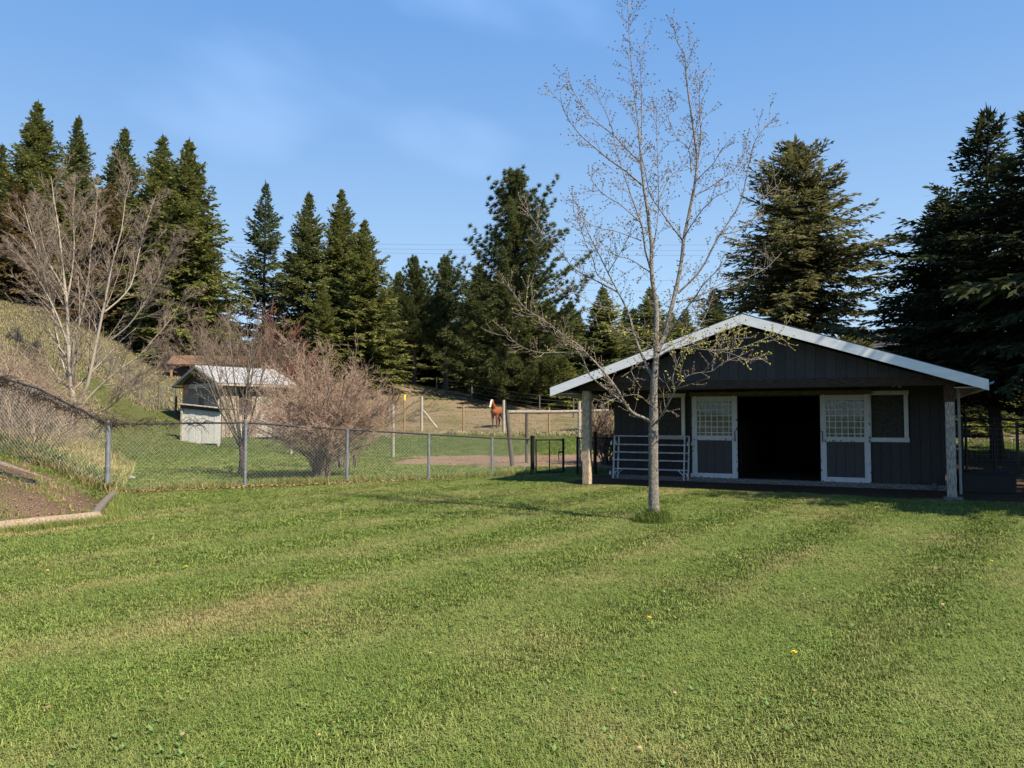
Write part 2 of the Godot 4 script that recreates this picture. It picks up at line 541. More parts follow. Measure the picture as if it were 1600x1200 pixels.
func build_barn() -> void:
	var rng := RandomNumberGenerator.new()
	rng.seed = 3
	var T := thing("barn", "low dark grey gabled barn with white trim, sliding stall doors and a deep porch", "barn", Vector3(BARN.x, 0, -BARN.y), -BARN_TURN)
	var grey: Array[Material] = []
	for k in 4:
		var s := 0.88 + 0.08 * k
		grey.append(board_mat(60 + k, lin(0.052 * s, 0.049 * s, 0.049 * s)))
	var inner := mat(lin(0.055, 0.045, 0.036), 0.9, 0.0, grain(12, 0.03, 0.6, 1.0), Vector3(2, 0.4, 2))
	var white := mat(lin(0.60, 0.60, 0.60), 0.55, 0.0, grain(14, 0.012, 0.93, 1.0, 512, 4, 1.2), Vector3(0.9, 0.9, 0.9), null, 0.12)
	var fascia_m := mat(lin(0.84, 0.84, 0.84), 0.5, 0.0, grain(14, 0.012, 0.93, 1.0, 512, 4, 1.2), Vector3(0.5, 1.2, 0.5))
	var cream := mat(lin(0.68, 0.67, 0.60), 0.6, 0.0, grain(14, 0.012, 0.93, 1.0, 512, 4, 1.2), Vector3(0.9, 0.9, 0.9))
	var timber := mat(lin(0.74, 0.57, 0.40), 0.8, 0.0, grain(17, 0.03, 0.5, 1.0, 512, 5, 1.7), Vector3(3.5, 0.35, 3.5), grain(18, 0.04, 0.0, 1.0), 0.5)
	var dark_timber := mat(lin(0.075, 0.05, 0.034), 0.85, 0.0, grain(17, 0.03, 0.6, 1.0, 512, 5, 1.7), Vector3(0.35, 3.0, 3.0))
	var track_wood := mat(lin(0.20, 0.18, 0.085), 0.75, 0.0, grain(17, 0.03, 0.6, 1.0, 512, 5, 1.7), Vector3(0.3, 4.0, 4.0))
	var concrete := mat(lin(0.26, 0.245, 0.225), 0.9, 0.0, grain(19, 0.03, 0.55, 1.0, 512, 6, 1.7), Vector3.ONE * 1.2, grain(20, 0.08, 0.0, 1.0), 0.5)
	var shingle: Array[Material] = []
	for k in 3:
		shingle.append(mat(lin(0.055 + 0.012 * k, 0.056 + 0.012 * k, 0.06 + 0.012 * k), 0.95, 0.0, grain(22, 0.09, 0.5, 1.0), Vector3.ONE * 1.5))
	var metal := mat(lin(0.08, 0.08, 0.085), 0.45, 0.6)
	var glass := StandardMaterial3D.new()
	glass.albedo_color = Color(0.75, 0.8, 0.78, 0.10)
	glass.transparency = BaseMaterial3D.TRANSPARENCY_ALPHA
	glass.roughness = 0.03
	glass.metallic_specular = 0.35
	var wz := -2.2
	var back := -13.0
	# front wall: grooved boards over sheathing, cut round the doorway and the two windows
	var holes := [[3.15, 0.0, 5.10, 2.12], [1.02, 1.13, 1.80, 2.15], [6.17, 1.13, 6.87, 2.15]]
	var x := -0.03
	while x < 7.64:
		var w := minf(0.2, 7.65 - x)
		for r in cut(x + 0.003, x + w - 0.003, 0.10, 2.50, holes):
			boxpart("board", T, grey[rng.randi() % 4], Vector3((r[0] + r[2]) * 0.5, (r[1] + r[3]) * 0.5, wz - 0.012 + rng.randf() * 0.003), Vector3(r[2] - r[0], r[3] - r[1], 0.024), 0.003)
		x += 0.2
	var fw := MB.new()
	for xx in [[-0.03, 1.02], [1.02, 1.80], [1.80, 3.15], [3.15, 5.10], [5.10, 6.17], [6.17, 6.87], [6.87, 7.65]]:
		for r in cut(xx[0], xx[1], 0.10, 2.50, holes):
			fw.box(Vector3((r[0] + r[2]) * 0.5, (r[1] + r[3]) * 0.5, wz - 0.087), Vector3(r[2] - r[0], r[3] - r[1], 0.12))
	put("wall", fw.mesh(), inner, T)
	# side and back walls, floor, porch ceiling
	boxpart("wall", T, grey[1], Vector3(0.03, 1.27, (wz + back) * 0.5 - 0.08), Vector3(0.12, 2.40, wz - back - 0.16))
	boxpart("wall", T, grey[2], Vector3(7.59, 1.27, (wz + back) * 0.5 - 0.08), Vector3(0.12, 2.40, wz - back - 0.16))
	boxpart("wall", T, grey[0], Vector3(3.81, 1.27, back + 0.02), Vector3(7.68, 2.40, 0.12))
	boxpart("floor", T, mat(lin(0.075, 0.055, 0.04), 0.95, 0.0, grain(23, 0.05, 0.5, 1.0), Vector3.ONE), Vector3(3.81, 0.045, (wz + back) * 0.5 - 0.1), Vector3(7.4, 0.09, wz - back - 0.25))
	boxpart("ceiling", T, dark_timber, Vector3(3.81, 2.52, (back - 0.2) * 0.5), Vector3(7.76, 0.03, -back - 0.4))
	for k in 3:   # stall partitions that the doorway just lets one guess
		boxpart("partition", T, inner, Vector3(3.0 if k == 0 else 5.3 if k == 1 else 4.2, 0.8, wz - (3.2 if k < 2 else 7.5)), Vector3(0.06, 1.4, 3.6) if k < 2 else Vector3(2.2, 1.4, 0.06), 0.004)
	boxpart("foundation", T, concrete, Vector3(3.81, 0.045, wz + 0.02), Vector3(7.76, 0.13, 0.24), 0.012)
	# gable: boards under the rake
	var ax := 3.76
	var slope := 0.336
	var rake := func(xx: float) -> float: return 3.60 - absf(xx - ax) * slope
	x = 0.18
	while x < 7.38:
		var x0 := x + 0.003
		var x1 := x + 0.197
		var b := MB.new()
		var ys := [[x0, rake.call(x0)], [x1, rake.call(x1)]]
		var f := -0.03 + rng.randf() * 0.004
		var y0 := 2.43
		var pts: Array[Vector3] = [Vector3(x0, y0, f), Vector3(x1, y0, f), Vector3(x1, maxf(y0 + 0.01, ys[1][1]), f), Vector3(x0, maxf(y0 + 0.01, ys[0][1]), f)]
		var dz := Vector3(0, 0, -0.025)
		b.quad(pts[3], pts[2], pts[1], pts[0])
		b.quad(pts[0] + dz, pts[1] + dz, pts[2] + dz, pts[3] + dz)
		for e in 4:
			b.quad(pts[e], pts[(e + 1) % 4], pts[(e + 1) % 4] + dz, pts[e] + dz)
		put("board", b.mesh(), grey[rng.randi() % 4], T)
		x += 0.2
	# porch beams and posts
	boxpart("beam", T, dark_timber, Vector3(3.82, 2.34, -0.09), Vector3(8.0, 0.19, 0.14), 0.008)
	boxpart("beam", T, dark_timber, Vector3(3.81, 2.40, wz + 0.08), Vector3(7.6, 0.16, 0.12), 0.008)
	for k in 5:
		boxpart("joist", T, dark_timber, Vector3(0.9 + 1.45 * k, 2.455, -1.14), Vector3(0.05, 0.10, 1.96), 0.004)
	for k in 2:
		var px := 0.0 if k == 0 else 7.64
		var b := MB.new()
		var P := PackedVector3Array()
		b.box(Vector3(px, 1.125, -0.09), Vector3(0.185 if k == 0 else 0.165, 2.25, 0.185), 0.014)
		var po := put("post", b.mesh(), timber if k == 0 else mat(lin(0.68, 0.58, 0.47), 0.85, 0.0, grain(17, 0.03, 0.5, 1.0, 512, 5, 1.7), Vector3(3.5, 0.35, 3.5), grain(18, 0.04, 0.0, 1.0), 0.5), T)
		po.set_meta("label", "pale squared timber porch post at the barn's left corner" if k == 0 else "greyed timber porch post on a concrete foot at the barn's right corner")
	boxpart("concrete_foot", T, concrete, Vector3(7.66, 0.02, -0.09), Vector3(0.33, 0.06, 0.33), 0.012)
	boxpart("post_bracket", T, mat(lin(0.11, 0.055, 0.03), 0.8, 0.0, grain(17, 0.03, 0.5, 1.0), Vector3(3, 0.5, 3)), Vector3(7.64, 2.08, -0.09), Vector3(0.20, 0.33, 0.21), 0.008)
	# roof: deck, shingle courses, barge boards, gutters
	var len_r := sqrt(1.0 + slope * slope)
	for s in [-1.0, 1.0]:
		var along := Vector3(s / len_r, -slope / len_r, 0)
		var nrm := Vector3(s * slope / len_r, 1.0 / len_r, 0)
		var bs := Basis(along * s, nrm, Vector3(0, 0, 1))
		var run := 4.50 * len_r
		var front := 0.40
		var rear := back - 0.4
		var ridge := Vector3(ax, 3.86, 0)
		boxpart("roof", T, dark_timber, ridge + along * run * 0.5 - nrm * 0.045 + Vector3(0, 0, (front + rear) * 0.5), Vector3(run - 0.01, 0.03, front - rear), 0.0, bs)
		for k in 26:
			var w := run / 26.0
			boxpart("shingle_course", T, shingle[rng.randi() % 3], ridge + along * (w * (k + 0.5)) - nrm * 0.012 + Vector3(0, 0, (front + rear) * 0.5 + 0.02), Vector3(w + 0.03, 0.014, front - rear + 0.04), 0.003, bs * Basis(Vector3(0, 0, 1), -s * 0.03))
		var b := MB.new()
		var top0 := Vector3(ax, 3.835, front)
		var e0 := top0 + along * run
		var drop := Vector3(0, -0.215, 0)
		var th := Vector3(0, 0, 0.038)
		var q: Array[Vector3] = [top0, e0, e0 + drop + Vector3(0, 0.01, 0), top0 + drop]
		if s < 0: q.reverse()
		b.quad(q[0] + th, q[1] + th, q[2] + th, q[3] + th)
		b.quad(q[3], q[2], q[1], q[0])
		for e in 4: b.quad(q[(e + 1) % 4] + th, q[e] + th, q[e], q[(e + 1) % 4])
		put("barge_board", b.mesh(), fascia_m, T)
		# eave board and soffit
		var ex: float = ax + s * 4.47
		boxpart("eave_board", T, fascia_m, Vector3(ex, 2.225, (front + rear) * 0.5 - 0.01), Vector3(0.03, 0.18, front - rear - 0.04), 0.004)
		boxpart("soffit", T, mat(lin(0.42, 0.38, 0.32), 0.8, 0.0, grain(14, 0.02, 0.8, 1.0), Vector3.ONE), Vector3(ax + s * 4.20, 2.185, (front + rear) * 0.5 - 0.02), Vector3(0.5, 0.02, front - rear - 0.08))
		# rake soffit between barge board and gable
		boxpart("soffit", T, dark_timber, ridge + along * run * 0.5 - nrm * 0.085 + Vector3(0, 0, front - 0.21), Vector3(run - 0.05, 0.02, 0.40), 0.0, bs)
		for k in 4:
			boxpart("lookout", T, dark_timber, ridge + along * (run * (0.2 + 0.22 * k)) - nrm * 0.14 + Vector3(0, 0, front - 0.22), Vector3(0.05, 0.09, 0.36), 0.004, bs)
	var g := MB.new()
	for k in 7:
		var a0 := PI + PI * k / 7.0
		var a1 := PI + PI * (k + 1) / 7.0
		var c0 := Vector3(8.30 + cos(a0) * 0.055, 2.30 + sin(a0) * 0.06, 0.38)
		var c1 := Vector3(8.30 + cos(a1) * 0.055, 2.30 + sin(a1) * 0.06, 0.38)
		var dz := Vector3(0, 0, back - 0.7)
		g.quad(c0, c1, c1 + dz, c0 + dz)
	put("gutter", g.mesh(), mat(lin(0.6, 0.6, 0.58), 0.4), T)
	var dp := MB.new()
	dp.tube(PackedVector3Array([Vector3(7.83, 2.2, -0.62), Vector3(7.83, 1.2, -0.62), Vector3(7.83, 0.06, -0.62)]), PackedFloat32Array([0.028, 0.028, 0.028]), 8)
	put("downspout", dp.mesh(), mat(lin(0.30, 0.29, 0.27), 0.5), T)
	# sliding door track over the doorway
	boxpart("door_track", T, track_wood, Vector3(4.12, 2.20, wz + 0.10), Vector3(4.2, 0.10, 0.07), 0.006)
	for px in [3.15, 5.10]:
		boxpart("door_jamb", T, dark_timber, Vector3(px + (-0.03 if px < 4 else 0.03), 1.1, wz + 0.018), Vector3(0.06, 2.03, 0.03), 0.003)
	# the two stall doors
	for k in 2:
		var x0 := 2.06 if k == 0 else 5.09
		var x1 := 3.18 if k == 0 else 6.16
		var D := Node3D.new()
		D.name = "door" if k == 0 else "door_001"
		T.add_child(D)
		D.position = Vector3(x0, 0.09, wz + 0.055)
		D.set_meta("label", "white framed sliding stall door left of the dark doorway" if k == 0 else "white framed sliding stall door right of the dark doorway")
		var W := x1 - x0
		for e in 2:
			boxpart("stile", D, white, Vector3(0.065 if e == 0 else W - 0.065, 1.025, 0), Vector3(0.13, 2.05, 0.04), 0.006)
		for yy in [[0.0, 0.13], [0.95, 1.07], [1.92, 2.05]]:
			boxpart("rail", D, white, Vector3(W * 0.5, (yy[0] + yy[1]) * 0.5, 0.001), Vector3(W - 0.262, yy[1] - yy[0], 0.038), 0.006)
		for i in 4:
			var bw := (W - 0.26) / 4.0
			boxpart("board", D, board_mat(62, lin(0.078, 0.072, 0.072)), Vector3(0.13 + bw * (i + 0.5), 0.54, -0.008), Vector3(bw - 0.005, 0.82, 0.016), 0.003)
		boxpart("pane", D, glass, Vector3(W * 0.5, 1.495, -0.006), Vector3(W - 0.27, 0.84, 0.004))
		boxpart("curtain", D, mat(lin(0.16, 0.155, 0.11), 0.9, 0.0, grain(25, 0.012, 0.15, 1.0, 256, 3, 2.4), Vector3(1.2, 0.7, 1.0)), Vector3(W * 0.5, 1.495, -0.05), Vector3(W - 0.27, 0.84, 0.006))
		for i in 6:
			boxpart("bar", D, cream, Vector3(0.13 + (W - 0.26) * (i + 0.5) / 6.0, 1.495, 0.010), Vector3(0.020, 0.85, 0.016), 0.003)
		for i in 6:
			boxpart("bar", D, cream, Vector3(W * 0.5, 1.07 + 0.85 * (i + 0.5) / 6.0, 0.0125), Vector3(W - 0.26, 0.020, 0.015), 0.003)
		var hx := W - 0.05 if k == 0 else 0.05
		var hb := MB.new()
		hb.tube(PackedVector3Array([Vector3(hx, 1.20, 0.02), Vector3(hx, 1.19, 0.07), Vector3(hx, 0.96, 0.07), Vector3(hx, 0.95, 0.02)]), PackedFloat32Array([0.012, 0.012, 0.012, 0.012]), 6)
		put("handle", hb.mesh(), metal, D)
		for e in 2:
			boxpart("hanger", D, cream, Vector3(0.08 if e == 0 else W - 0.08, 2.06, 0.025), Vector3(0.05, 0.13, 0.012), 0.003)
	# windows beside the doors
	for k in 2:
		var x0: float = 1.02 if k == 0 else 6.17
		var x1: float = 1.80 if k == 0 else 6.87
		var Wn := Node3D.new()
		Wn.name = "window" if k == 0 else "window_001"
		T.add_child(Wn)
		Wn.position = Vector3(0, 0, wz + 0.02)
		var fr := white if k == 1 else cream
		boxpart("frame", Wn, fr, Vector3((x0 + x1) * 0.5, 2.175, 0), Vector3(x1 - x0 + 0.18, 0.10, 0.04), 0.006)
		boxpart("frame", Wn, fr, Vector3((x0 + x1) * 0.5, 1.10, 0), Vector3(x1 - x0 + 0.18, 0.10, 0.045), 0.006)
		boxpart("frame", Wn, fr, Vector3(x0 - 0.03, 1.6375, 0.001), Vector3(0.09, 0.972, 0.04), 0.006)
		boxpart("frame", Wn, fr, Vector3(x1 + 0.03, 1.6375, 0.001), Vector3(0.09, 0.972, 0.04), 0.006)
		boxpart("pane", Wn, mat(lin(0.06, 0.058, 0.042), 0.6, 0.0, grain(27, 0.02, 0.5, 1.0), Vector3.ONE), Vector3((x0 + x1) * 0.5, 1.64, -0.05), Vector3(x1 - x0, 1.02, 0.01))
	# old paint flaked off the door edges, bare wood beneath
	var bare := mat(lin(0.13, 0.11, 0.09), 0.9)
	for k in 2:
		var D := T.get_node("door" if k == 0 else "door_001")
		var W := 1.12 if k == 0 else 1.07
		var fl := MB.new()
		for q in 34:
			var e := rng.randi() % 4
			var fx := 0.006 + 0.02 * rng.randf() if e == 0 else (W - 0.006 - 0.02 * rng.randf() if e == 1 else rng.randf() * W)
			var fy := pow(rng.randf(), 1.6) * 1.7 + 0.02 if e < 2 else (0.012 + 0.02 * rng.randf() if e == 2 else 0.955 + 0.02 * rng.randf())
			var n := 5 + rng.randi() % 3
			var rr := 0.008 + 0.022 * rng.randf()
			var ring := []
			for j in n: ring.append(Vector3(fx + cos(TAU * j / n) * rr * (0.5 + rng.randf() * 0.6), fy + sin(TAU * j / n) * rr * (0.6 + rng.randf() * 1.2), 0.0225))
			for j in n: fl.tri(Vector3(fx, fy, 0.0225), ring[(j + 1) % n], ring[j])
		put("bare_flakes", fl.mesh(), bare, D, "stuff")
	# mud splashed up the foot of the wall
	var sp := MB.new()
	for q in 150:
		var fx := rng.randf() * 7.6
		if (fx > 1.95 and fx < 6.25): continue
		var fy := 0.115 + 0.5 * pow(rng.randf(), 3.0)
		var rr := 0.004 + 0.018 * rng.randf() * rng.randf()
		var ring := []
		for j in 6: ring.append(Vector3(fx + cos(TAU * j / 6) * rr * (0.6 + rng.randf() * 0.6), fy + sin(TAU * j / 6) * rr * (0.6 + rng.randf()), wz + 0.0065))
		for j in 6: sp.tri(Vector3(fx, fy, wz + 0.0065), ring[(j + 1) % 6], ring[j])
	put("mud_splashes", sp.mesh(), mat(lin(0.075, 0.062, 0.052), 0.95), T, "stuff")
	# lamp, tap and hose under the porch
	var lamp := MB.new()
	lamp.box(Vector3(6.72, 2.42, wz + 0.16), Vector3(0.09, 0.06, 0.06), 0.008)
	lamp.tube(PackedVector3Array([Vector3(6.68, 2.40, wz + 0.18), Vector3(6.64, 2.33, wz + 0.26)]), PackedFloat32Array([0.03, 0.045]), 8)
	lamp.tube(PackedVector3Array([Vector3(6.76, 2.40, wz + 0.18), Vector3(6.78, 2.31, wz + 0.26)]), PackedFloat32Array([0.03, 0.045]), 8)
	put("porch_lamp", lamp.mesh(), white, T)
	var tap := MB.new()
	tap.tube(PackedVector3Array([Vector3(7.42, 0.05, wz + 0.14), Vector3(7.42, 0.34, wz + 0.14), Vector3(7.42, 0.36, wz + 0.2), Vector3(7.42, 0.31, wz + 0.22)]), PackedFloat32Array([0.016, 0.016, 0.016, 0.02]), 6)
	tap.box(Vector3(7.42, 0.10, wz + 0.16), Vector3(0.12, 0.14, 0.1), 0.01)
	put("water_tap", tap.mesh(), metal, T)
	# corral panels leaning on the front wall
	var cm := mat(lin(0.62, 0.62, 0.64), 0.45, 0.1, grain(14, 0.02, 0.75, 1.0, 512, 5, 1.8), Vector3.ONE)
	var panel := func(label: String, ox: float, oz: float, lean: float) -> void:
		var b0 := T.transform * Vector3(ox, 0.02, oz)
		var P := thing("corral_panel", label, "corral panel", b0, -BARN_TURN, "corral panels leaning on the barn")
		P.rotation = Vector3(-lean, -BARN_TURN, 0)
		var W := 1.92
		for xx in [0.04, 1.02, W - 0.04]:
			var m := MB.new()
			m.bar(Vector3(xx, 0.02 if xx != 1.02 else 0.26, 0), Vector3(xx, 1.13, 0), 0.021)
			put("upright", m.mesh(), cm, P)
		for yy in [0.27, 0.50, 0.70, 0.90, 1.12]:
			var m := MB.new()
			m.bar(Vector3(0.04, yy, 0.001), Vector3(W - 0.04, yy, 0.001), 0.018)
			put("rail", m.mesh(), cm, P)
		for s in [0, 1]:
			var m := MB.new()
			var xx := 0.04 if s == 0 else W - 0.04
			var inn := 0.19 if s == 0 else W - 0.19
			m.bar(Vector3(inn, 0.27, 0.004), Vector3(xx, 0.13, 0.004), 0.014)
			put("brace", m.mesh(), cm, P)
			for yy in [0.16, 0.94]:
				var out := -0.045 if s == 0 else W + 0.045
				boxpart("lug", P, cm, Vector3(out, yy, 0), Vector3(0.05, 0.10, 0.03), 0.008)
	panel.call("front white tubular corral panel leaning on the barn behind the tree trunk", 0.06, -1.72, 0.13)
	panel.call("rear white tubular corral panel, mostly hidden by the one in front", 0.14, -1.84, 0.13)

# ---------------------------------------------------------------- the shed in the paddock
func build_shed() -> void:
	var rng := RandomNumberGenerator.new()
	rng.seed = 9
	var c := spot(345, 660, 35.5)
	var y0 := gh(c.x, 35.5) - 0.05
	var S := thing("shed", "weathered shed with pale metal roof and whitewashed walls beyond the bare bushes", "shed", Vector3(c.x, y0, c.z), deg_to_rad(48))
	# own axes: the gable end runs from x = 0 to -W at z = 0 turned; long front runs along +x
	var cream := [mat(lin(0.44, 0.37, 0.29), 0.8, 0.0, grain(26, 0.02, 0.5, 1.0, 512, 5, 1.7), Vector3.ONE), mat(lin(0.56, 0.51, 0.43), 0.8, 0.0, grain(26, 0.02, 0.55, 1.0, 512, 5, 1.7), Vector3.ONE), mat(lin(0.34, 0.27, 0.20), 0.8, 0.0, grain(26, 0.02, 0.5, 1.0, 512, 5, 1.7), Vector3.ONE)]
	var brown := [mat(lin(0.32, 0.16, 0.10), 0.9), mat(lin(0.38, 0.23, 0.15), 0.9), mat(lin(0.27, 0.19, 0.14), 0.9)]
	var dark := mat(lin(0.055, 0.045, 0.04), 0.9)
	var tin := mat(lin(0.56, 0.555, 0.55), 0.65, 0.1, grain(26, 0.02, 0.45, 1.0, 512, 5, 1.7), Vector3.ONE)
	var L := 3.5
	var W := 3.9
	var H := 2.65
	var R := 3.4
	boxpart("wall", S, dark, Vector3(L * 0.5, H * 0.5, -W * 0.5), Vector3(L - 0.1, H, W - 0.1))
	for k in 16:   # upright boards along the long front
		var x := (k + 0.5) * L / 16
		if k >= 4 and k <= 6: continue
		boxpart("board", S, cream[rng.randi() % 3], Vector3(x, H * 0.5, 0.0), Vector3(L / 16 - 0.012, H - rng.randf() * 0.1, 0.03), 0.004)
	boxpart("doorway", S, dark, Vector3(5.5 * L / 16, 0.9, -0.02), Vector3(3 * L / 16, 1.8, 0.03))
	boxpart("hatch_door", S, cream[1], Vector3(5.5 * L / 16, 0.55, 0.012), Vector3(3 * L / 16 - 0.03, 1.05, 0.03), 0.004)
	for k in 11:   # sidings of the gable end, some bare brown, some painted
		var y := 0.12 + k * 0.235
		boxpart("siding_board", S, brown[rng.randi() % 3], Vector3(0.0, y, -W + 0.32), Vector3(0.03, 0.225, 0.62), 0.004)
		boxpart("siding_board", S, cream[rng.randi() % 3], Vector3(0.002, y, -(W - 0.64) * 0.5), Vector3(0.03, 0.225, W - 0.66), 0.004)
	boxpart("window", S, mat(lin(0.05, 0.055, 0.06), 0.2), Vector3(-0.02, 1.75, -1.85), Vector3(0.03, 0.55, 0.62))
	for z in [-1.50, -2.20]:
		boxpart("window_frame", S, cream[1], Vector3(-0.025, 1.75, z), Vector3(0.04, 0.7, 0.09), 0.004)
	var gb := MB.new()
	gb.tri(Vector3(-0.01, H, 0), Vector3(-0.01, R, -W * 0.5), Vector3(-0.01, H, -W))
	gb.tri(Vector3(L, H, -W), Vector3(L, R, -W * 0.5), Vector3(L, H, 0))
	put("gable", gb.mesh(), mat(lin(0.11, 0.09, 0.075), 0.9, 0.0, grain(17, 0.03, 0.5, 1.0, 512, 5, 1.7), Vector3(2, 2, 2)), S)
	var sl := (R - H) / (W * 0.5)
	var ln := sqrt(1 + sl * sl)
	for s in [-1.0, 1.0]:
		var down := Vector3(0, -sl / ln, s / ln)
		var nrm := Vector3(0, 1 / ln, s * sl / ln)
		var run := (W * 0.5 + 0.42) * ln
		for k in 8:   # corrugated sheets
			var b := MB.new()
			var w := (L + 0.7) / 8
			for j in 6:
				var xa := -0.35 + w * k + w * j / 6.0
				var xb := xa + w / 6.0
				var ha := 0.016 if j % 2 else 0.0
				var hb := 0.016 - ha
				var o := Vector3(0, R + 0.05, -W * 0.5)
				var p0 := o + Vector3(xa, 0, 0) + nrm * (ha + 0.002 * (k % 2))
				var p1 := o + Vector3(xb, 0, 0) + nrm * (hb + 0.002 * (k % 2))
				if s > 0: b.quad(p0, p1, p1 + down * run, p0 + down * run)
				else: b.quad(p1, p0, p0 + down * run, p1 + down * run)
			put("roof_sheet", b.mesh(), tin, S)
		boxpart("barge_board", S, mat(lin(0.34, 0.30, 0.25), 0.8), Vector3(-0.37, R + 0.02, -W * 0.5) + down * run * 0.5 - nrm * 0.05, Vector3(0.03, 0.12, run), 0.004, Basis(Vector3(1, 0, 0), nrm, Vector3(1, 0, 0).cross(nrm)))
		boxpart("eave_board", S, cream[1], Vector3(L * 0.5, R, -W * 0.5) + down * run - nrm * 0.02, Vector3(L + 0.7, 0.10, 0.03), 0.004)
	# lean-to at the far end, lower, with a patched pale roof
	var lean := 2.6
	for k in 7:
		var b := MB.new()
		var xa := L + lean * k / 7.0
		var xb := L + lean * (k + 1) / 7.0 + 0.02
		var ya := 1.85 - 0.55 * k / 7.0 + rng.randf() * 0.03
		var yb := 1.85 - 0.55 * (k + 1) / 7.0
		b.quad(Vector3(xa, ya, -2.6), Vector3(xb, yb, -2.6), Vector3(xb, yb - 0.15, 0.3), Vector3(xa, ya - 0.15, 0.3))
		put("lean_to_sheet", b.mesh(), tin if k % 3 else cream[1], S)
	for k in 11:
		if k > 5 and k < 9: continue
		boxpart("board", S, cream[rng.randi() % 3] if k % 4 else brown[0], Vector3(L + (k + 0.5) * lean / 11, 0.58, 0.05), Vector3(lean / 11 - 0.012, 1.16 - 0.2 * k / 11.0, 0.03), 0.004)
	boxpart("wall", S, dark, Vector3(L + lean * 0.5, 0.5, -1.3), Vector3(lean - 0.1, 1.0, 2.3))
	# a low brown roofed building behind, half hidden by brush
	var lz := 49.0
	var lc := spot(330, 560, lz)
	var N := thing("low_building", "low building with a reddish brown roof behind the shed, at the conifers' edge", "building", onland(lc.x, lz, -0.1), 0.25)
	for k in 9:
		boxpart("roof_board", N, mat(lin(0.27 + 0.02 * (k % 3), 0.15 + 0.012 * (k % 3), 0.10), 0.9, 0.0, grain(26, 0.02, 0.5, 1.0, 512, 5, 1.7)), Vector3(-2.2 + k * 0.55, 1.42 - 0.01 * (k % 2), 0.0), Vector3(0.53, 0.05, 2.4), 0.006, Basis(Vector3(1, 0, 0), 0.30))
	boxpart("wall", N, dark, Vector3(0, 0.5, 0.55), Vector3(4.6, 1.1, 0.08))
	for k in 5:
		boxpart("post", N, brown[0], Vector3(-2.2 + k * 1.1, 0.5, 0.85), Vector3(0.12, 1.15, 0.12), 0.01)
	# the whitewashed panel pen in front of the gable end
	var g := spot(315, 675, 33.6)
	var pen := thing("panel_screen", "whitewashed upright panels under a dark sloping header before the shed", "screen", Vector3(g.x, gh(g.x, 33.6), g.z), deg_to_rad(-6))
	for k in 6:
		var x := -0.72 + k * 0.29
		boxpart("panel", pen, mat(lin(0.50 + 0.04 * (k % 3), 0.50 + 0.035 * (k % 3), 0.47 + 0.03 * (k % 3)), 0.7, 0.0, grain(14, 0.012, 0.88, 1.0, 512, 4, 1.3), Vector3.ONE), Vector3(x, 0.84 - 0.015 * k, 0.012 * (k % 2)), Vector3(0.272, 1.62 - 0.03 * k, 0.03), 0.004)
	boxpart("header", pen, dark, Vector3(0.0, 1.56, 0.05), Vector3(1.9, 0.14, 0.14), 0.01, Basis(Vector3(0, 0, 1), -0.10))
	boxpart("header_cap", pen, cream[1], Vector3(0.0, 1.66, 0.05), Vector3(1.95, 0.05, 0.3), 0.006, Basis(Vector3(0, 0, 1), -0.10))
	boxpart("post", pen, cream[1], Vector3(-0.90, 0.8, 0.03), Vector3(0.09, 1.7, 0.09), 0.008)

# ---------------------------------------------------------------- fences
func post_round(called: String, parent: Node, m: Material, foot: Vector3, top: Vector3, r: float, cap := false) -> void:
	var b := MB.new()
	if cap:
		var d := (top - foot).normalized()
		b.tube(PackedVector3Array([foot, top - d * 0.03, top - d * 0.028, top, top + d * 0.025]), PackedFloat32Array([r, r, r * 1.25, r * 1.2, r * 0.3]), 10)
	else:
		b.tube(PackedVector3Array([foot, foot.lerp(top, 0.4), foot.lerp(top, 0.8), top]), PackedFloat32Array([r * 1.04, r, r * 0.97, r * 0.94]), 8, true, 0.06, int(foot.x * 7))
	put(called, b.mesh(), m, parent)
# woven diamond mesh between two feet, following the top line
func chain_mesh(b: MB, f0: Vector3, f1: Vector3, t0: Vector3, t1: Vector3, cell: float, r: float) -> void:
	var L := f0.distance_to(f1)
	var n := int(L / cell)
	var rows := int(f0.distance_to(t0) / cell)
	for k in range(-rows, n + 1):
		for way in 2:
			# a strand climbs one diamond across for each diamond up
			var a := float(k)
			var e := float(k + rows)
			var u0 := maxf(a, 0.0)
			var u1 := minf(e, float(n))
			if u1 - u0 < 0.5: continue
			var w0 := (u0 - a) / rows
			var w1 := (u1 - a) / rows
			if way == 1:
				w0 = 1.0 - w0; w1 = 1.0 - w1
			var off := Vector3(0, 0, 0.003 if way else -0.003)
			var p0 := f0.lerp(f1, u0 / n).lerp(t0.lerp(t1, u0 / n), w0) + off
			var p1 := f0.lerp(f1, u1 / n).lerp(t0.lerp(t1, u1 / n), w1) + off
			b.wire(p0, p1, r)

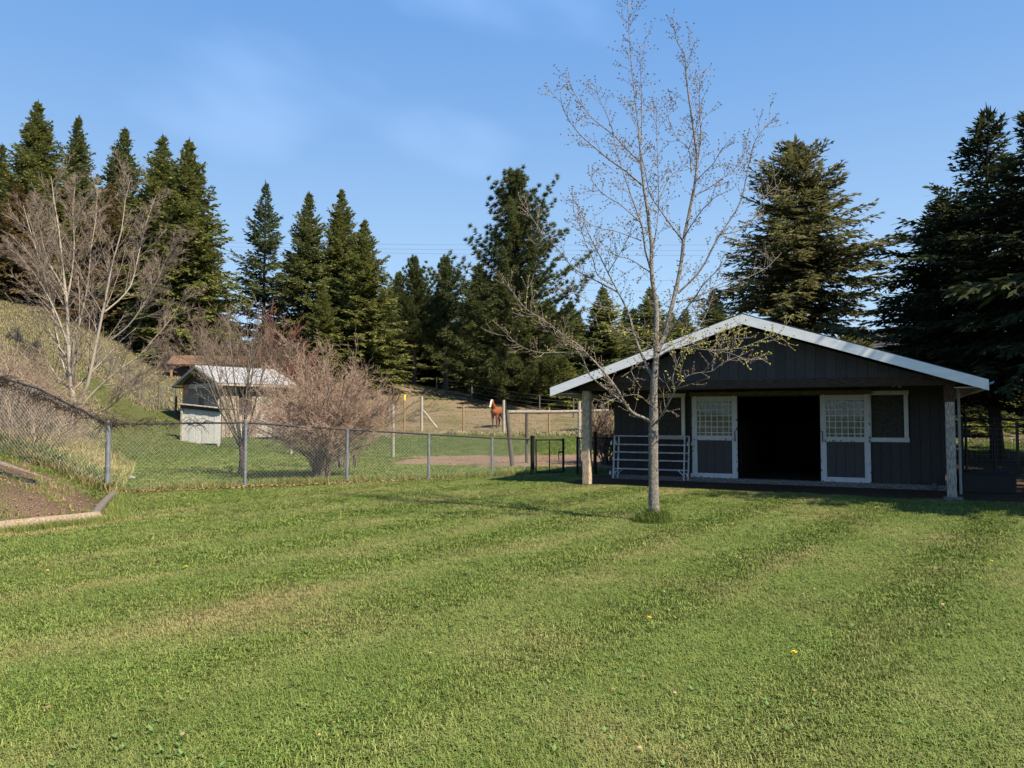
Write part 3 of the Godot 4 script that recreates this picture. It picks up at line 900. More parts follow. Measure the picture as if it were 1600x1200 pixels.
func build_fences() -> void:
	var galv := mat(lin(0.30, 0.32, 0.35), 0.45, 0.55, grain(14, 0.012, 0.8, 1.0, 512, 4, 1.3), Vector3.ONE)
	var railm := mat(lin(0.035, 0.037, 0.042), 0.85, 0.0)
	var meshm := mat(lin(0.36, 0.38, 0.38), 0.45, 0.4)
	var black := mat(lin(0.012, 0.012, 0.013), 0.5, 0.2)
	var old := mat(lin(0.26, 0.22, 0.17), 0.9, 0.0, grain(17, 0.03, 0.5, 1.0, 512, 5, 1.7), Vector3(5, 0.6, 5))
	var pale := mat(lin(0.52, 0.47, 0.38), 0.85, 0.0, grain(17, 0.03, 0.6, 1.0, 512, 5, 1.7), Vector3(5, 0.6, 5))
	var orange := mat(lin(0.47, 0.29, 0.14), 0.85, 0.0, grain(17, 0.03, 0.6, 1.0, 512, 5, 1.7), Vector3(5, 0.6, 5))
	var greyed := mat(lin(0.17, 0.15, 0.13), 0.9, 0.0, grain(17, 0.03, 0.5, 1.0, 512, 5, 1.7), Vector3(5, 0.6, 5))
	# long chain link fence along the lawn: [x, foot y, top y]
	var F := thing("chain_link_fence", "long grey chain link fence between the lawn and the paddock", "fence", Vector3(-8.6, 0, -16.4))
	var o := F.position
	var line := [[-8.6, 0.0, 1.47], [-6.17, 0.02, 1.49], [-4.08, 0.0, 1.31], [-2.18, 0.0, 1.17], [-0.55, 0.0, 1.05], [0.52, 0.0, 1.0]]
	var cm := MB.new()
	for k in line.size():
		var p: Array = line[k]
		var foot := Vector3(p[0], p[1] - 0.2, -fence_z(p[0])) - o
		var top := Vector3(p[0], p[2], -fence_z(p[0])) - o
		if k < line.size() - 1: post_round("corner_post" if k == 0 else "post", F, galv, foot, top + Vector3(0, 0.06 if k == 0 else 0.0, 0), 0.055 if k == 0 else 0.036, true)
		if k > 0:
			var q: Array = line[k - 1]
			var qf := Vector3(q[0], q[1], -fence_z(q[0])) - o
			var qt := Vector3(q[0], q[2], -fence_z(q[0])) - o
			var b := MB.new()
			b.bar(qt, top, 0.021)
			put("top_rail", b.mesh(), railm, F)
			chain_mesh(cm, qf + Vector3(0, 0.03, 0), Vector3(p[0], p[1] + 0.03, -fence_z(p[0])) - o, qt, top, 0.085, 0.0022)
	put("chain_link_mesh", cm.mesh(), meshm, F, "stuff")
	# its continuation up the bank
	var G := thing("chain_link_fence", "dark railed chain link fence climbing the bank through the brambles", "fence", Vector3(-8.6, 0, -16.4))
	var up := [[-8.6, 16.4, 1.47], [-9.95, 16.1, 2.22], [-11.6, 15.8, 2.75], [-13.4, 15.4, 3.2]]
	var cm2 := MB.new()
	for k in range(1, up.size()):
		var p: Array = up[k]
		var q: Array = up[k - 1]
		var pf := onland(p[0], p[1]) - o
		var qf := onland(q[0], q[1]) - o
		var pt := Vector3(p[0], p[2], -p[1]) - o
		var qt := Vector3(q[0], q[2], -q[1]) - o
		if k > 1: post_round("post", G, galv, pf - Vector3(0, 0.2, 0), pt, 0.036, true)
		var b := MB.new()
		b.bar(qt, pt, 0.024)
		put("top_rail", b.mesh(), railm, G)
		chain_mesh(cm2, qf, pf, qt, pt, 0.085, 0.0022)
	put("chain_link_mesh", cm2.mesh(), meshm, G, "stuff")
	# black fence with its gate, running to the barn's flank
	var B := thing("black_fence", "low black metal fence between the chain link fence and the barn", "fence", Vector3(0.58, 0, -21.8))
	var bm := MB.new()
	var bx := [[0.58, 1.08, 0.062], [1.85, 1.05, 0.032], [2.35, 1.2, 0.05], [3.4, 1.05, 0.032]]
	for k in bx.size():
		var p: Array = bx[k]
		var foot := Vector3(p[0] - 0.58, -0.1, 0)
		post_round("post", B, black, foot, Vector3(p[0] - 0.58, p[1], 0), p[2], true)
		if k > 1:
			var q: Array = bx[k - 1]
			var r := MB.new()
			r.bar(Vector3(q[0] - 0.58, 1.03, 0), Vector3(p[0] - 0.58, 1.03, 0), 0.02)
			put("top_rail", r.mesh(), black, B)
			chain_mesh(bm, Vector3(q[0] - 0.58, 0.04, 0), Vector3(p[0] - 0.58, 0.04, 0), Vector3(q[0] - 0.58, 1.03, 0), Vector3(p[0] - 0.58, 1.03, 0), 0.085, 0.0022)
	put("chain_link_mesh", bm.mesh(), black, B, "stuff")
	var Gt := thing("black_gate", "narrow black framed wire gate with a latch, left of the barn", "gate", Vector3(0.66, 0, -21.78))
	for e in [[Vector3(0.02, 0.06, 0), Vector3(0.02, 1.0, 0), 0.022], [Vector3(0.40, 0.06, 0), Vector3(0.40, 0.99, 0), 0.018], [Vector3(0.79, 0.06, 0), Vector3(0.79, 1.02, 0), 0.036], [Vector3(0.02, 0.98, 0.002), Vector3(0.79, 0.98, 0.002), 0.02], [Vector3(0.02, 0.08, 0.002), Vector3(0.79, 0.08, 0.002), 0.02]]:
		var b := MB.new()
		b.bar(e[0], e[1], e[2])
		put("frame_bar", b.mesh(), black, Gt)
	var gm := MB.new()
	chain_mesh(gm, Vector3(0.02, 0.08, 0), Vector3(0.79, 0.08, 0), Vector3(0.02, 0.98, 0), Vector3(0.79, 0.98, 0), 0.085, 0.0022)
	put("chain_link_mesh", gm.mesh(), black, Gt, "stuff")
	var la := MB.new()
	la.box(Vector3(0.74, 0.64, 0.04), Vector3(0.16, 0.05, 0.05), 0.01)
	la.bar(Vector3(0.66, 0.66, 0.05), Vector3(0.66, 0.40, 0.05), 0.012)
	put("latch", la.mesh(), black, Gt)
	# black panel pen right of the barn
	var K := thing("black_panel_gate", "black framed wire gate panel standing right of the barn", "gate", Vector3(9.9, 0, -17.0), -0.06)
	for e in [[Vector3(0.02, 0.0, 0), Vector3(0.02, 1.62, 0), 0.045], [Vector3(0.12, 0.05, 0), Vector3(0.12, 1.60, 0), 0.025], [Vector3(0.72, 0.05, 0), Vector3(0.72, 1.58, 0), 0.025], [Vector3(2.2, 0.0, 0), Vector3(2.2, 1.55, 0), 0.03],
		[Vector3(0.02, 1.60, 0.002), Vector3(2.2, 1.54, 0.002), 0.02], [Vector3(0.02, 1.42, 0.002), Vector3(2.2, 1.38, 0.002), 0.016], [Vector3(0.02, 0.12, 0.002), Vector3(2.2, 0.12, 0.002), 0.02]]:
		var b := MB.new()
		b.bar(e[0], e[1], e[2])
		put("frame_bar", b.mesh(), black, K)
	var km := MB.new()
	for k in 40: km.wire(Vector3(0.05 + k * 0.054, 0.12, 0), Vector3(0.05 + k * 0.054, 1.56 - 0.001 * k, 0), 0.0022)
	for k in 20: km.wire(Vector3(0.02, 0.15 + k * 0.07, 0.004), Vector3(2.2, 0.15 + k * 0.068, 0.004), 0.0022)
	put("wire_mesh", km.mesh(), black, K, "stuff")
	# water trough
	var Tr := thing("water_trough", "black oblong water trough beside the barn's right corner", "trough", Vector3(10.25, 0, -16.7), -0.3)
	var tb := MB.new()
	var TL := 0.50
	var TW := 0.27
	for s in [-1, 1]:
		tb.box(Vector3(0, 0.2, s * TW), Vector3(TL * 2, 0.40, 0.03), 0.01)
		tb.box(Vector3(s * TL, 0.2, 0), Vector3(0.03, 0.40, TW * 2 - 0.03), 0.01)
	put("body", tb.mesh(), mat(lin(0.014, 0.014, 0.015), 0.5), Tr)
	var rim := MB.new()
	for s in [-1, 1]:
		rim.bar(Vector3(-TL, 0.41, s * TW), Vector3(TL, 0.41, s * TW), 0.022)
		rim.bar(Vector3(s * TL, 0.41, -TW), Vector3(s * TL, 0.41, TW), 0.022)
	put("rim", rim.mesh(), mat(lin(0.018, 0.018, 0.02), 0.45), Tr)
	var wt := StandardMaterial3D.new()
	wt.albedo_color = Color(0.10, 0.12, 0.11)
	wt.roughness = 0.05
	boxpart("water", Tr, wt, Vector3(0, 0.30, 0), Vector3(TL * 2 - 0.04, 0.02, TW * 2 - 0.04))
	# grey wire fence far right
	var Q := thing("wire_fence", "grey wire stock fence under the dark conifers at the right", "fence", onland(15.2, 27.0))
	var qm := MB.new()
	for k in 5:
		var x := 2.2 * k
		post_round("post", Q, greyed, Vector3(x, -0.2, 0.5 * k), Vector3(x, 1.45, 0.5 * k), 0.05)
		if k > 0:
			for j in 8: qm.wire(Vector3(x - 2.2, 0.1 + j * 0.18, 0.5 * (k - 1)), Vector3(x, 0.1 + j * 0.18, 0.5 * k), 0.005)
			for j in 14: qm.wire(Vector3(x - 2.2 + j * 0.16, 0.1, 0.5 * (k - 1) + 0.036 * j), Vector3(x - 2.2 + j * 0.16, 1.36, 0.5 * (k - 1) + 0.036 * j), 0.004)
	put("wire_mesh", qm.mesh(), galv, Q, "stuff")
	# pale wooden line fence inside the paddock
	var I := thing("paddock_fence", "sparse paddock fence of pale posts with wire mesh across the green grass", "fence", onland(-12.9, 33.8))
	var io := I.position
	var pin := []
	for e in [[341, 695, 624, 33.8], [455, 707, 635, 33.0], [614, 715, 633, 30.6]]:
		var a := spot(e[0], e[1], e[3])
		var b := spot(e[0], e[2], e[3])
		var foot := Vector3(a.x, gh(a.x, e[3]) - 0.15, a.z) - io
		post_round("post", I, pale, foot, b - io, 0.062)
		pin.append([foot + Vector3(0, 0.2, 0), b - io])
	var lp := spot(801, 731, 25.5)
	var lt := spot(792, 641, 25.6)
	post_round("leaning_post", I, greyed, Vector3(lp.x, gh(lp.x, 25.5) - 0.1, lp.z) - io, lt - io, 0.075)
	pin.append([Vector3(lp.x, 0.1, lp.z) - io, lt - io])
	var im := MB.new()
	for k in 3:
		for j in 9:
			var w := j / 8.5
			im.wire((pin[k][0] as Vector3).lerp(pin[k][1], w), (pin[k + 1][0] as Vector3).lerp(pin[k + 1][1], w), 0.004)
		for j in 26:
			var w := j / 26.0
			im.wire((pin[k][0] as Vector3).lerp(pin[k + 1][0], w), (pin[k][1] as Vector3).lerp(pin[k + 1][1], w) - Vector3(0, 0.1, 0), 0.003)
	put("wire_mesh", im.mesh(), galv, I, "stuff")
	var fr := MB.new()   # the framed gap beside its first post
	var fa: Vector3 = pin[0][0]
	fr.bar(fa + Vector3(0.12, 1.55, 0), fa + Vector3(1.05, 1.55, 0), 0.022)
	fr.bar(fa + Vector3(0.12, 0.0, 0), fa + Vector3(0.12, 1.55, 0), 0.022)
	fr.bar(fa + Vector3(1.05, 0.0, 0), fa + Vector3(1.05, 1.55, 0), 0.022)
	fr.bar(fa + Vector3(0.12, 0.05, 0), fa + Vector3(1.05, 0.05, 0), 0.022)
	put("frame_bar", fr.mesh(), greyed, I)
	# long grey rail that runs from the leaning post to the barn yard
	var Rl := thing("rail_fence", "long pale rail on dark posts from the leaning post to the barn", "fence", Vector3(lt.x, 0, lt.z))
	var ro := Rl.position
	var re := spot(950, 641.5, 27.5)
	var rb := MB.new()
	rb.tube(PackedVector3Array([Vector3(lt.x, lt.y - 0.06, lt.z) - ro, (lt + re) * 0.5 - ro - Vector3(0, 0.05, 0), re - ro]), PackedFloat32Array([0.06, 0.058, 0.055]), 8)
	put("rail", rb.mesh(), mat(lin(0.36, 0.32, 0.26), 0.85, 0.0, grain(17, 0.03, 0.6, 1.0, 512, 5, 1.7), Vector3(0.6, 5, 5)), Rl)
	for e in [[823, 678, 640, 27.0, 1], [905, 684, 627, 26.9, 0]]:
		var a := spot(e[0], e[1], e[3])
		var b := spot(e[0], e[2], e[3])
		post_round("post", Rl, greyed if e[4] else pale, Vector3(a.x, 0.0, a.z + 0.0) - ro, b - ro, 0.06)
	# the horse paddock fence: posts of many kinds along a line about 43 m away
	var H := thing("stock_fence", "far wire stock fence with orange, white and grey posts around the horse paddock", "fence", onland(-6.0, 43.0))
	var ho := H.position
	var prev := []
	var hm := MB.new()
	for e in [[540, 668, 630, 0, 44.5], [598, 666, 628, 1, 44.5], [632, 664, 617, 3, 44.0], [659, 668, 619, 2, 43.5], [724, 672, 632, 1, 43.0], [787, 672, 625, 2, 42.5], [858, 674, 637, 1, 42.0], [912, 676, 634, 0, 41.5], [980, 676, 634, 0, 41.0]]:
		var a := spot(e[0], e[1], e[4])
		var b := spot(e[0], e[2], e[4])
		var foot := Vector3(a.x, minf(a.y, gh(a.x, e[4])) - 0.1, a.z) - ho
		var mm: Material = [greyed, orange, pale, orange][e[3]]
		post_round("post", H, mm, foot, b - ho, 0.055 if e[3] != 2 else 0.085)
		if e[3] == 3:
			post_round("yellow_cap", H, mat(lin(0.75, 0.55, 0.04), 0.6), (b - ho) - Vector3(0, 0.32, 0), (b - ho) + Vector3(0, 0.02, 0), 0.07)
		if prev:
			for j in 8:
				var w := j / 8.0
				hm.wire((prev[0] as Vector3).lerp(prev[1], w), foot.lerp(b - ho, w), 0.004)
			for j in 16:
				var w := j / 16.0
				hm.wire((prev[0] as Vector3).lerp(foot, w), (prev[1] as Vector3).lerp(b - ho, w) - Vector3(0, 0.3, 0), 0.0025)
		prev = [foot, b - ho]
	put("wire_mesh", hm.mesh(), galv, H, "stuff")
	var br0 := spot(661, 641, 43.5) - ho
	var br1 := spot(683, 669, 43.0) - ho
	post_round("brace", H, pale, br1, br0, 0.055)
	# a second line behind the horse
	var V := thing("stock_fence", "farthest thin wire fence on the slope behind the horse", "fence", onland(-8.0, 57.0))
	var vo := V.position
	var vm := MB.new()
	var pv := []
	for e in [[682, 58.0], [737, 57.0], [790, 56.0], [843, 55.0], [896, 54.0], [950, 53.0]]:
		var a := spot(e[0], 650, e[1])
		var foot := onland(a.x, e[1], -0.1) - vo
		post_round("post", V, greyed, foot, foot + Vector3(0, 1.5, 0), 0.06)
		if pv:
			for j in 5: vm.wire(pv[0] + Vector3(0, 0.35 + j * 0.28, 0), foot + Vector3(0, 0.35 + j * 0.28, 0), 0.007)
		pv = [foot]
	put("wire_mesh", vm.mesh(), galv, V, "stuff")
	# old fence at the foot of the hill left of the shed
	var U := thing("stock_fence", "weathered wire fence at the hill foot left of the shed", "fence", onland(-21.5, 40.0))
	var uo := U.position
	var um := MB.new()
	pv = []
	for e in [[150, 40.5], [172, 40.2], [196, 40.0], [222, 39.6], [248, 39.2], [274, 38.8]]:
		var a := spot(e[0], 650, e[1])
		var foot := onland(a.x, e[1], -0.1) - uo
		post_round("post", U, old, foot, foot + Vector3(0.03, 1.45, 0), 0.06)
		if pv:
			for j in 7: um.wire(pv[0] + Vector3(0, 0.2 + j * 0.2, 0), foot + Vector3(0, 0.2 + j * 0.2, 0), 0.006)
			for j in 8:
				var w: Vector3 = (pv[0] as Vector3).lerp(foot, j / 8.0)
				um.wire(w + Vector3(0, 0.2, 0), w + Vector3(0, 1.4, 0), 0.005)
		pv = [foot]
	put("wire_mesh", um.mesh(), galv, U, "stuff")
	# lone posts on the hill
	var lone := func(px: float, Z: float, h: float, r: float, m: Material, label: String) -> void:
		var a := spot(px, 600, Z)
		var P := MB.new()
		P.tube(PackedVector3Array([Vector3(0, -0.2, 0), Vector3(0.01, h * 0.5, 0), Vector3(0.0, h, 0)]), PackedFloat32Array([r, r * 0.95, r * 0.9]), 8, true, 0.08)
		var q := put("fence_post", P.mesh(), m)
		q.position = onland(a.x, Z)
		tag(q, label, "fence post", "lone posts on the hillside")
	lone.call(15, 27.0, 1.3, 0.09, greyed, "grey weathered fence post on the slope above the brambles")
	lone.call(285, 57.0, 1.7, 0.12, orange, "reddish brown post at the edge of the conifers above the shed")

# ---------------------------------------------------------------- bare trees and shrubs
func side_of(d: Vector3, rng: RandomNumberGenerator) -> Vector3:
	var a := Vector3(rng.randf() - 0.5, rng.randf() - 0.5, rng.randf() - 0.5)
	var s := a - d * a.dot(d)
	return s.normalized() if s.length() > 0.01 else d.cross(Vector3(0.2, 0.3, 0.9)).normalized()
# a bough along p with boughs of its own, down to the twigs
func bough(b: MB, p: PackedVector3Array, r0: float, r1: float, level: int, rng: RandomNumberGenerator, o: Dictionary) -> void:
	var m := p.size()
	var r := PackedFloat32Array()
	for i in m: r.push_back(lerpf(r0, r1, pow(float(i) / (m - 1), 0.8)))
	var cs: Array = o.colors
	var cc: Color = cs[mini(level, cs.size() - 1)]
	var vary := 0.8 + 0.4 * rng.randf()
	b.col = Color(cc.r * vary, cc.g * vary, cc.b * vary)
	b.tube(p, r, 7 if level == 0 and r0 > 0.03 else (4 if r0 > 0.012 else 3), false, 0.05 if r0 > 0.03 else 0.0)
	if level >= int(o.levels): return
	var L := 0.0
	for i in m - 1: L += p[i].distance_to(p[i + 1])
	var counts: Array = o.counts
	var n: int = counts[level]
	for k in n:
		var s := lerpf(float(o.start) if level == 0 else 0.12, 0.98, (k + rng.randf()) / n)
		var f := s * (m - 1)
		var i := mini(int(f), m - 2)
		var at := p[i].lerp(p[i + 1], f - i)
		var d := (p[i + 1] - p[i]).normalized()
		var spread: float = o.spread
		var out := (d * cos(spread) + side_of(d, rng) * sin(spread) * (0.7 + 0.6 * rng.randf())).normalized()
		var len_ := L * float(o.ratio) * (0.45 + 0.75 * rng.randf()) * (1.0 - float(o.get("taperoff", 0.45)) * s)
		if level > 0: len_ *= 1.15
		len_ = clampf(len_, 0.12, float(o.longest))
		var q := PackedVector3Array([at])
		var steps := 4 if level == 0 else 3
		for j in steps:
			out = (out + Vector3(rng.randf() - 0.5, rng.randf() - 0.5, rng.randf() - 0.5) * float(o.jitter) + Vector3(0, float(o.rise), 0)).normalized()
			q.push_back(q[j] + out * len_ / steps)
		var rr := maxf(float(o.thin), r[i] * float(o.taper))
		bough(b, q, rr, maxf(float(o.thin) * 0.7, rr * 0.35), level + 1, rng, o)

func pixel_line(px: Array, Z0: float, Z1: float) -> PackedVector3Array:
	var r := PackedVector3Array()
	var n := px.size() / 2
	for i in n: r.push_back(spot(px[i * 2], px[i * 2 + 1], lerpf(Z0, Z1, float(i) / (n - 1))))
	return r
# a finer, rounded version of a line
func rounded(p: PackedVector3Array, per := 3) -> PackedVector3Array:
	var r := PackedVector3Array()
	var m := p.size()
	for i in m - 1:
		for k in per:
			r.push_back(p[i].cubic_interpolate(p[i + 1], p[maxi(i - 1, 0)], p[mini(i + 2, m - 1)], float(k) / per))
	r.push_back(p[m - 1])
	return r

func build_lone_tree() -> void:
	var rng := RandomNumberGenerator.new()
	rng.seed = 42
	var foot := spot(1023, 815, 11.9)
	foot.y = 0
	var T := thing("young_maple_tree", "slender leafless budding tree on the lawn in front of the barn", "tree", foot)
	var bark := mat(Color(1, 1, 1), 0.9, 0.0, grain(33, 0.035, 0.5, 1.0, 512, 6, 2.0), Vector3(5.0, 0.9, 5.0), grain(34, 0.045, 0.0, 1.0, 512, 5, 1.6), 1.6)
	bark.vertex_color_use_as_albedo = true
	var twig_m := tinted(0.8)
	twig_m.cull_mode = BaseMaterial3D.CULL_BACK
	# each limb: line in the photograph, thick, thin, lean in depth, buds of blossom
	var limbs := [
		["trunk", [1023, 822, 1022, 800, 1021, 760, 1021, 700, 1021, 650, 1022, 600, 1025, 559, 1025, 525, 1026, 498, 1024, 469, 1019, 435, 1018, 408, 1018, 385, 1015, 356, 1011, 325, 1006, 294, 1002, 256, 1000, 231, 997, 195, 993, 161, 989, 127, 986, 94, 984, 67, 982, 30, 981, -5], 0.098, 0.006, 0.0, 0],
		["branch", [1027, 550, 1040, 520, 1047, 491, 1053, 466, 1060, 435, 1065, 408, 1069, 372, 1076, 338, 1082, 307, 1086, 285, 1089, 251, 1085, 213, 1080, 177, 1076, 150, 1072, 116, 1070, 87, 1064, 76, 1056, 58, 1052, 30], 0.042, 0.005, 0.35, 0],
		["branch", [1089, 262, 1095, 217, 1094, 190, 1093, 154, 1094, 114], 0.014, 0.004, 0.15, 0],
		["branch", [1019, 662, 1008, 654, 990, 646, 978, 633, 964, 608, 943, 581, 926, 562, 902, 538, 888, 529, 848, 499, 820, 481, 792, 443], 0.030, 0.005, -0.7, 0],
		["branch", [978, 633, 955, 614, 926, 591, 917, 576, 905, 550, 880, 530, 845, 510], 0.014, 0.004, -0.3, 0],
		["branch", [905, 550, 870, 551, 838, 550, 809, 538, 783, 513], 0.008, 0.004, -0.2, 0],
		["branch", [1022, 594, 1010, 570, 999, 545, 990, 520, 985, 498, 977, 478, 966, 457, 950, 426, 930, 385, 918, 361, 909, 334, 894, 307], 0.026, 0.004, 0.5, 0],
		["branch", [966, 457, 934, 440, 898, 420, 869, 387, 844, 359, 828, 335, 813, 313], 0.013, 0.004, 0.6, 0],
		["branch", [950, 426, 961, 408, 975, 385, 988, 354], 0.009, 0.004, -0.2, 0],
		["branch", [957, 445, 934, 430, 927, 406, 915, 380, 905, 350, 896, 330], 0.010, 0.004, 0.3, 0],
		["branch", [1003, 289, 977, 267, 954, 251, 930, 231, 907, 211, 891, 190, 880, 170, 876, 152], 0.015, 0.004, -0.5, 0],
		["branch", [1000, 253, 981, 235, 961, 213, 943, 199, 925, 184, 912, 168, 896, 143, 888, 125], 0.014, 0.004, 0.4, 0],
		["branch", [959, 208, 948, 179, 936, 154, 932, 134], 0.008, 0.003, 0.2, 0],
		["branch", [1016, 418, 1008, 390, 1004, 358, 995, 331, 984, 300, 970, 258, 961, 226], 0.017, 0.004, -0.6, 0],
		["branch", [1002, 226, 1003, 172, 1002, 134, 1000, 82, 1004, 70], 0.009, 0.003, 0.3, 0],
		["branch", [1019, 395, 1026, 356, 1029, 322, 1028, 262, 1026, 195, 1026, 168], 0.011, 0.003, 0.5, 0],
		["branch", [1068, 377, 1047, 350, 1026, 320, 1015, 302, 1008, 268, 1002, 240], 0.014, 0.004, -0.5, 0],
		["branch", [1057, 472, 1085, 464, 1107, 455, 1130, 442, 1164, 435, 1197, 419, 1213, 403], 0.013, 0.004, 0.6, 0],
		["branch", [1043, 528, 1062, 496, 1085, 466, 1098, 446, 1119, 424, 1141, 401, 1161, 383], 0.015, 0.004, -0.6, 0],
		["branch", [1059, 458, 1085, 433, 1103, 408, 1119, 376, 1137, 349, 1152, 325, 1161, 302, 1168, 267, 1175, 235, 1184, 213, 1204, 190], 0.018, 0.004, -0.3, 0],
		["branch", [1126, 366, 1152, 361, 1175, 345, 1184, 329, 1195, 307, 1215, 290], 0.010, 0.004, 0.3, 0],
		["branch", [1027, 552, 1051, 538, 1074, 527, 1094, 507, 1105, 487, 1114, 462], 0.013, 0.004, 0.5, 0],
		["branch", [1026, 660, 1034, 648, 1042, 634, 1053, 614, 1069, 591, 1089, 583, 1112, 580, 1130, 567, 1156, 556], 0.017, 0.004, -0.8, 0],
		["branch", [1053, 614, 1051, 588, 1060, 570, 1069, 550], 0.010, 0.004, -0.2, 1],
		["branch", [1027, 560, 1045, 548, 1071, 544, 1112, 547, 1156, 544, 1188, 532, 1217, 521], 0.012, 0.004, -0.6, 1],
		["branch", [1112, 547, 1140, 552, 1165, 560, 1188, 558], 0.006, 0.003, -0.2, 1],
		["branch", [1071, 544, 1100, 535, 1140, 530, 1170, 528], 0.006, 0.003, 0.1, 1],
		["branch", [1084, 306, 1107, 294, 1130, 278, 1150, 262, 1164, 244], 0.011, 0.003, 0.5, 0],
		["branch", [1086, 285, 1096, 274, 1114, 256, 1125, 238, 1136, 224], 0.009, 0.003, -0.4, 0],
		["branch", [1080, 270, 1076, 233, 1060, 218, 1048, 195, 1042, 175], 0.008, 0.003, 0.4, 0],
		["branch", [1076, 233, 1083, 213, 1090, 190, 1096, 175], 0.006, 0.003, -0.2, 0],
		["branch", [1070, 368, 1085, 345, 1100, 325, 1118, 308, 1135, 300], 0.009, 0.003, -0.5, 0],
		["branch", [1003, 350, 972, 322, 948, 307, 930, 290, 922, 272], 0.009, 0.003, 0.4, 0],
		["branch", [1002, 376, 961, 361, 934, 356, 915, 345], 0.008, 0.003, -0.4, 0],
		["branch", [1017, 426, 986, 406, 968, 401, 945, 390], 0.009, 0.003, 0.4, 0],
		["branch", [1016, 633, 996, 617, 969, 620, 955, 620], 0.009, 0.003, -0.3, 0],
		["branch", [980, 484, 960, 483, 930, 476, 905, 462, 880, 452], 0.008, 0.003, -0.4, 0],
		["branch", [1024, 530, 1045, 505, 1060, 480, 1072, 470], 0.009, 0.003, 0.3, 0],
		["branch", [1024, 545, 1000, 530, 985, 515, 955, 510], 0.008, 0.003, -0.4, 1],
		["branch", [1025, 560, 1010, 555, 1000, 566, 985, 580], 0.008, 0.003, -0.4, 0],
		["branch", [1013, 340, 1035, 300, 1048, 275, 1060, 268], 0.008, 0.003, 0.4, 0],
	]
	var bones := []   # [px, py, Z]
	var buds := MB.new()
	var spray := func(b: MB, at: Vector3, d: Vector3, len_: float, r: float, flower: bool, depth: int, me: Callable) -> void:
		var q := PackedVector3Array([at])
		var dd := d
		for j in 3:
			dd = (dd + Vector3(rng.randf() - 0.5, rng.randf() - 0.3, rng.randf() - 0.5) * 0.45).normalized()
			q.push_back(q[j] + dd * len_ / 3.0)
		var s := 0.8 + 0.5 * rng.randf()
		b.col = Color(0.29 * s, 0.245 * s, 0.21 * s)
		b.tube(q, PackedFloat32Array([r, r * 0.85, r * 0.7, r * 0.55]), 3, false)
		for j in range(1, 4):
			for w in (2 if j < 3 else 3):
				if rng.randf() < 0.3 and j < 3: continue
				var sd := (side_of(dd, rng) + dd * 0.8).normalized()
				var yellow := rng.randf() < (0.75 if flower else 0.07)
				var k := 0.7 + 0.6 * rng.randf()
				buds.col = Color(0.34 * k, 0.33 * k, 0.055 * k) if yellow else Color(0.17 * k, 0.11 * k, 0.08 * k)
				var big := 0.010 if yellow else 0.0078
				buds.bud(q[j] + sd * 0.012, sd, big * (0.8 + 0.5 * rng.randf()), 0.020 if yellow else 0.015)
		if depth > 0 and len_ > 0.22:
			for w in 2:
				var at2 := q[1].lerp(q[2], rng.randf())
				me.call(b, at2, (dd + side_of(dd, rng) * 0.9).normalized(), len_ * 0.5, r * 0.75, flower, depth - 1, me)
	for e in limbs:
		var px: Array = e[1]
		var Z0 := 11.9
		var best := 1e9
		for g in bones:
			var dist := Vector2(g[0] - px[0], g[1] - px[1]).length()
			if dist < best:
				best = dist; Z0 = g[2]
		var n := px.size() / 2
		var line := PackedVector3Array()
		for i in n:
			var Z := Z0 + float(e[4]) * pow(float(i) / (n - 1), 0.8)
			bones.append([px[i * 2], px[i * 2 + 1], Z])
			line.push_back(spot(px[i * 2], px[i * 2 + 1], Z) - foot)
		var fine := rounded(line, 4)
		var m := fine.size()
		var r := PackedFloat32Array()
		var trunk: bool = e[0] == "trunk"
		for i in m:
			var t := float(i) / (m - 1)
			var rr: float
			if trunk:
				var y := fine[i].y
				rr = 0.079 - 0.004 * y
				if y < 0.35: rr += 0.05 * pow(1.0 - maxf(y, 0.0) / 0.35, 2.5)
				if y > 2.35: rr = lerpf(0.048, 0.006, clampf((y - 2.35) / 4.3, 0, 1))
				elif y > 1.5: rr = lerpf(0.073, 0.050, (y - 1.5) / 0.85)
			else:
				rr = lerpf(e[2], e[3], pow(t, 0.75))
				if i == 0: rr *= 1.35
				# a collar where the branch leaves, and swollen nodes
				rr *= 1.0 + 0.10 * maxf(0.0, sin(i * 1.7 + px[0]))
			r.push_back(rr)
		var b := MB.new()
		var up := clampf((float(e[2]) - 0.01) / 0.03, 0.0, 1.0)
		b.col = Color(0.36, 0.30, 0.245) if trunk else Color(0.52, 0.47, 0.42).lerp(Color(0.54, 0.49, 0.44), up)
		b.tube(fine, r, 14 if trunk else 7, false, 0.07 if trunk else 0.04, px[1])
		if trunk:
			# paler smooth bark higher up
			for i in b.v.size():
				var t := sstep(1.8, 3.2, b.v[i].y)
				b.c[i] = Color(0.52, 0.46, 0.40).lerp(Color(0.58, 0.53, 0.48), t)
		var tw := MB.new()
		for i in range(1, m):
			var seg := fine[i].distance_to(fine[i - 1])
			var t := float(i) / (m - 1)
			if trunk and fine[i].y < 3.2: continue
			var chance := seg / 0.055 * (0.45 + 0.85 * t)
			while chance > 0:
				if rng.randf() < chance:
					var d := (fine[i] - fine[i - 1]).normalized()
					var dir := (d * (0.4 + 0.5 * rng.randf()) + side_of(d, rng) + Vector3(0, 0.25, 0)).normalized()
					var ll := 0.06 + 0.16 * rng.randf() if rng.randf() < 0.6 else 0.18 + 0.32 * rng.randf()
					spray.call(tw, fine[i].lerp(fine[i - 1], rng.randf()), dir, ll, 0.0034, e[5] == 1, 1, spray)
				chance -= 1.0
		spray.call(tw, fine[m - 1], (fine[m - 1] - fine[m - 2]).normalized(), 0.16, 0.0034, e[5] == 1, 1, spray)
		var o := put(e[0], b.mesh(), bark, T)
		put("twigs", tw.mesh(), twig_m, o, "stuff")
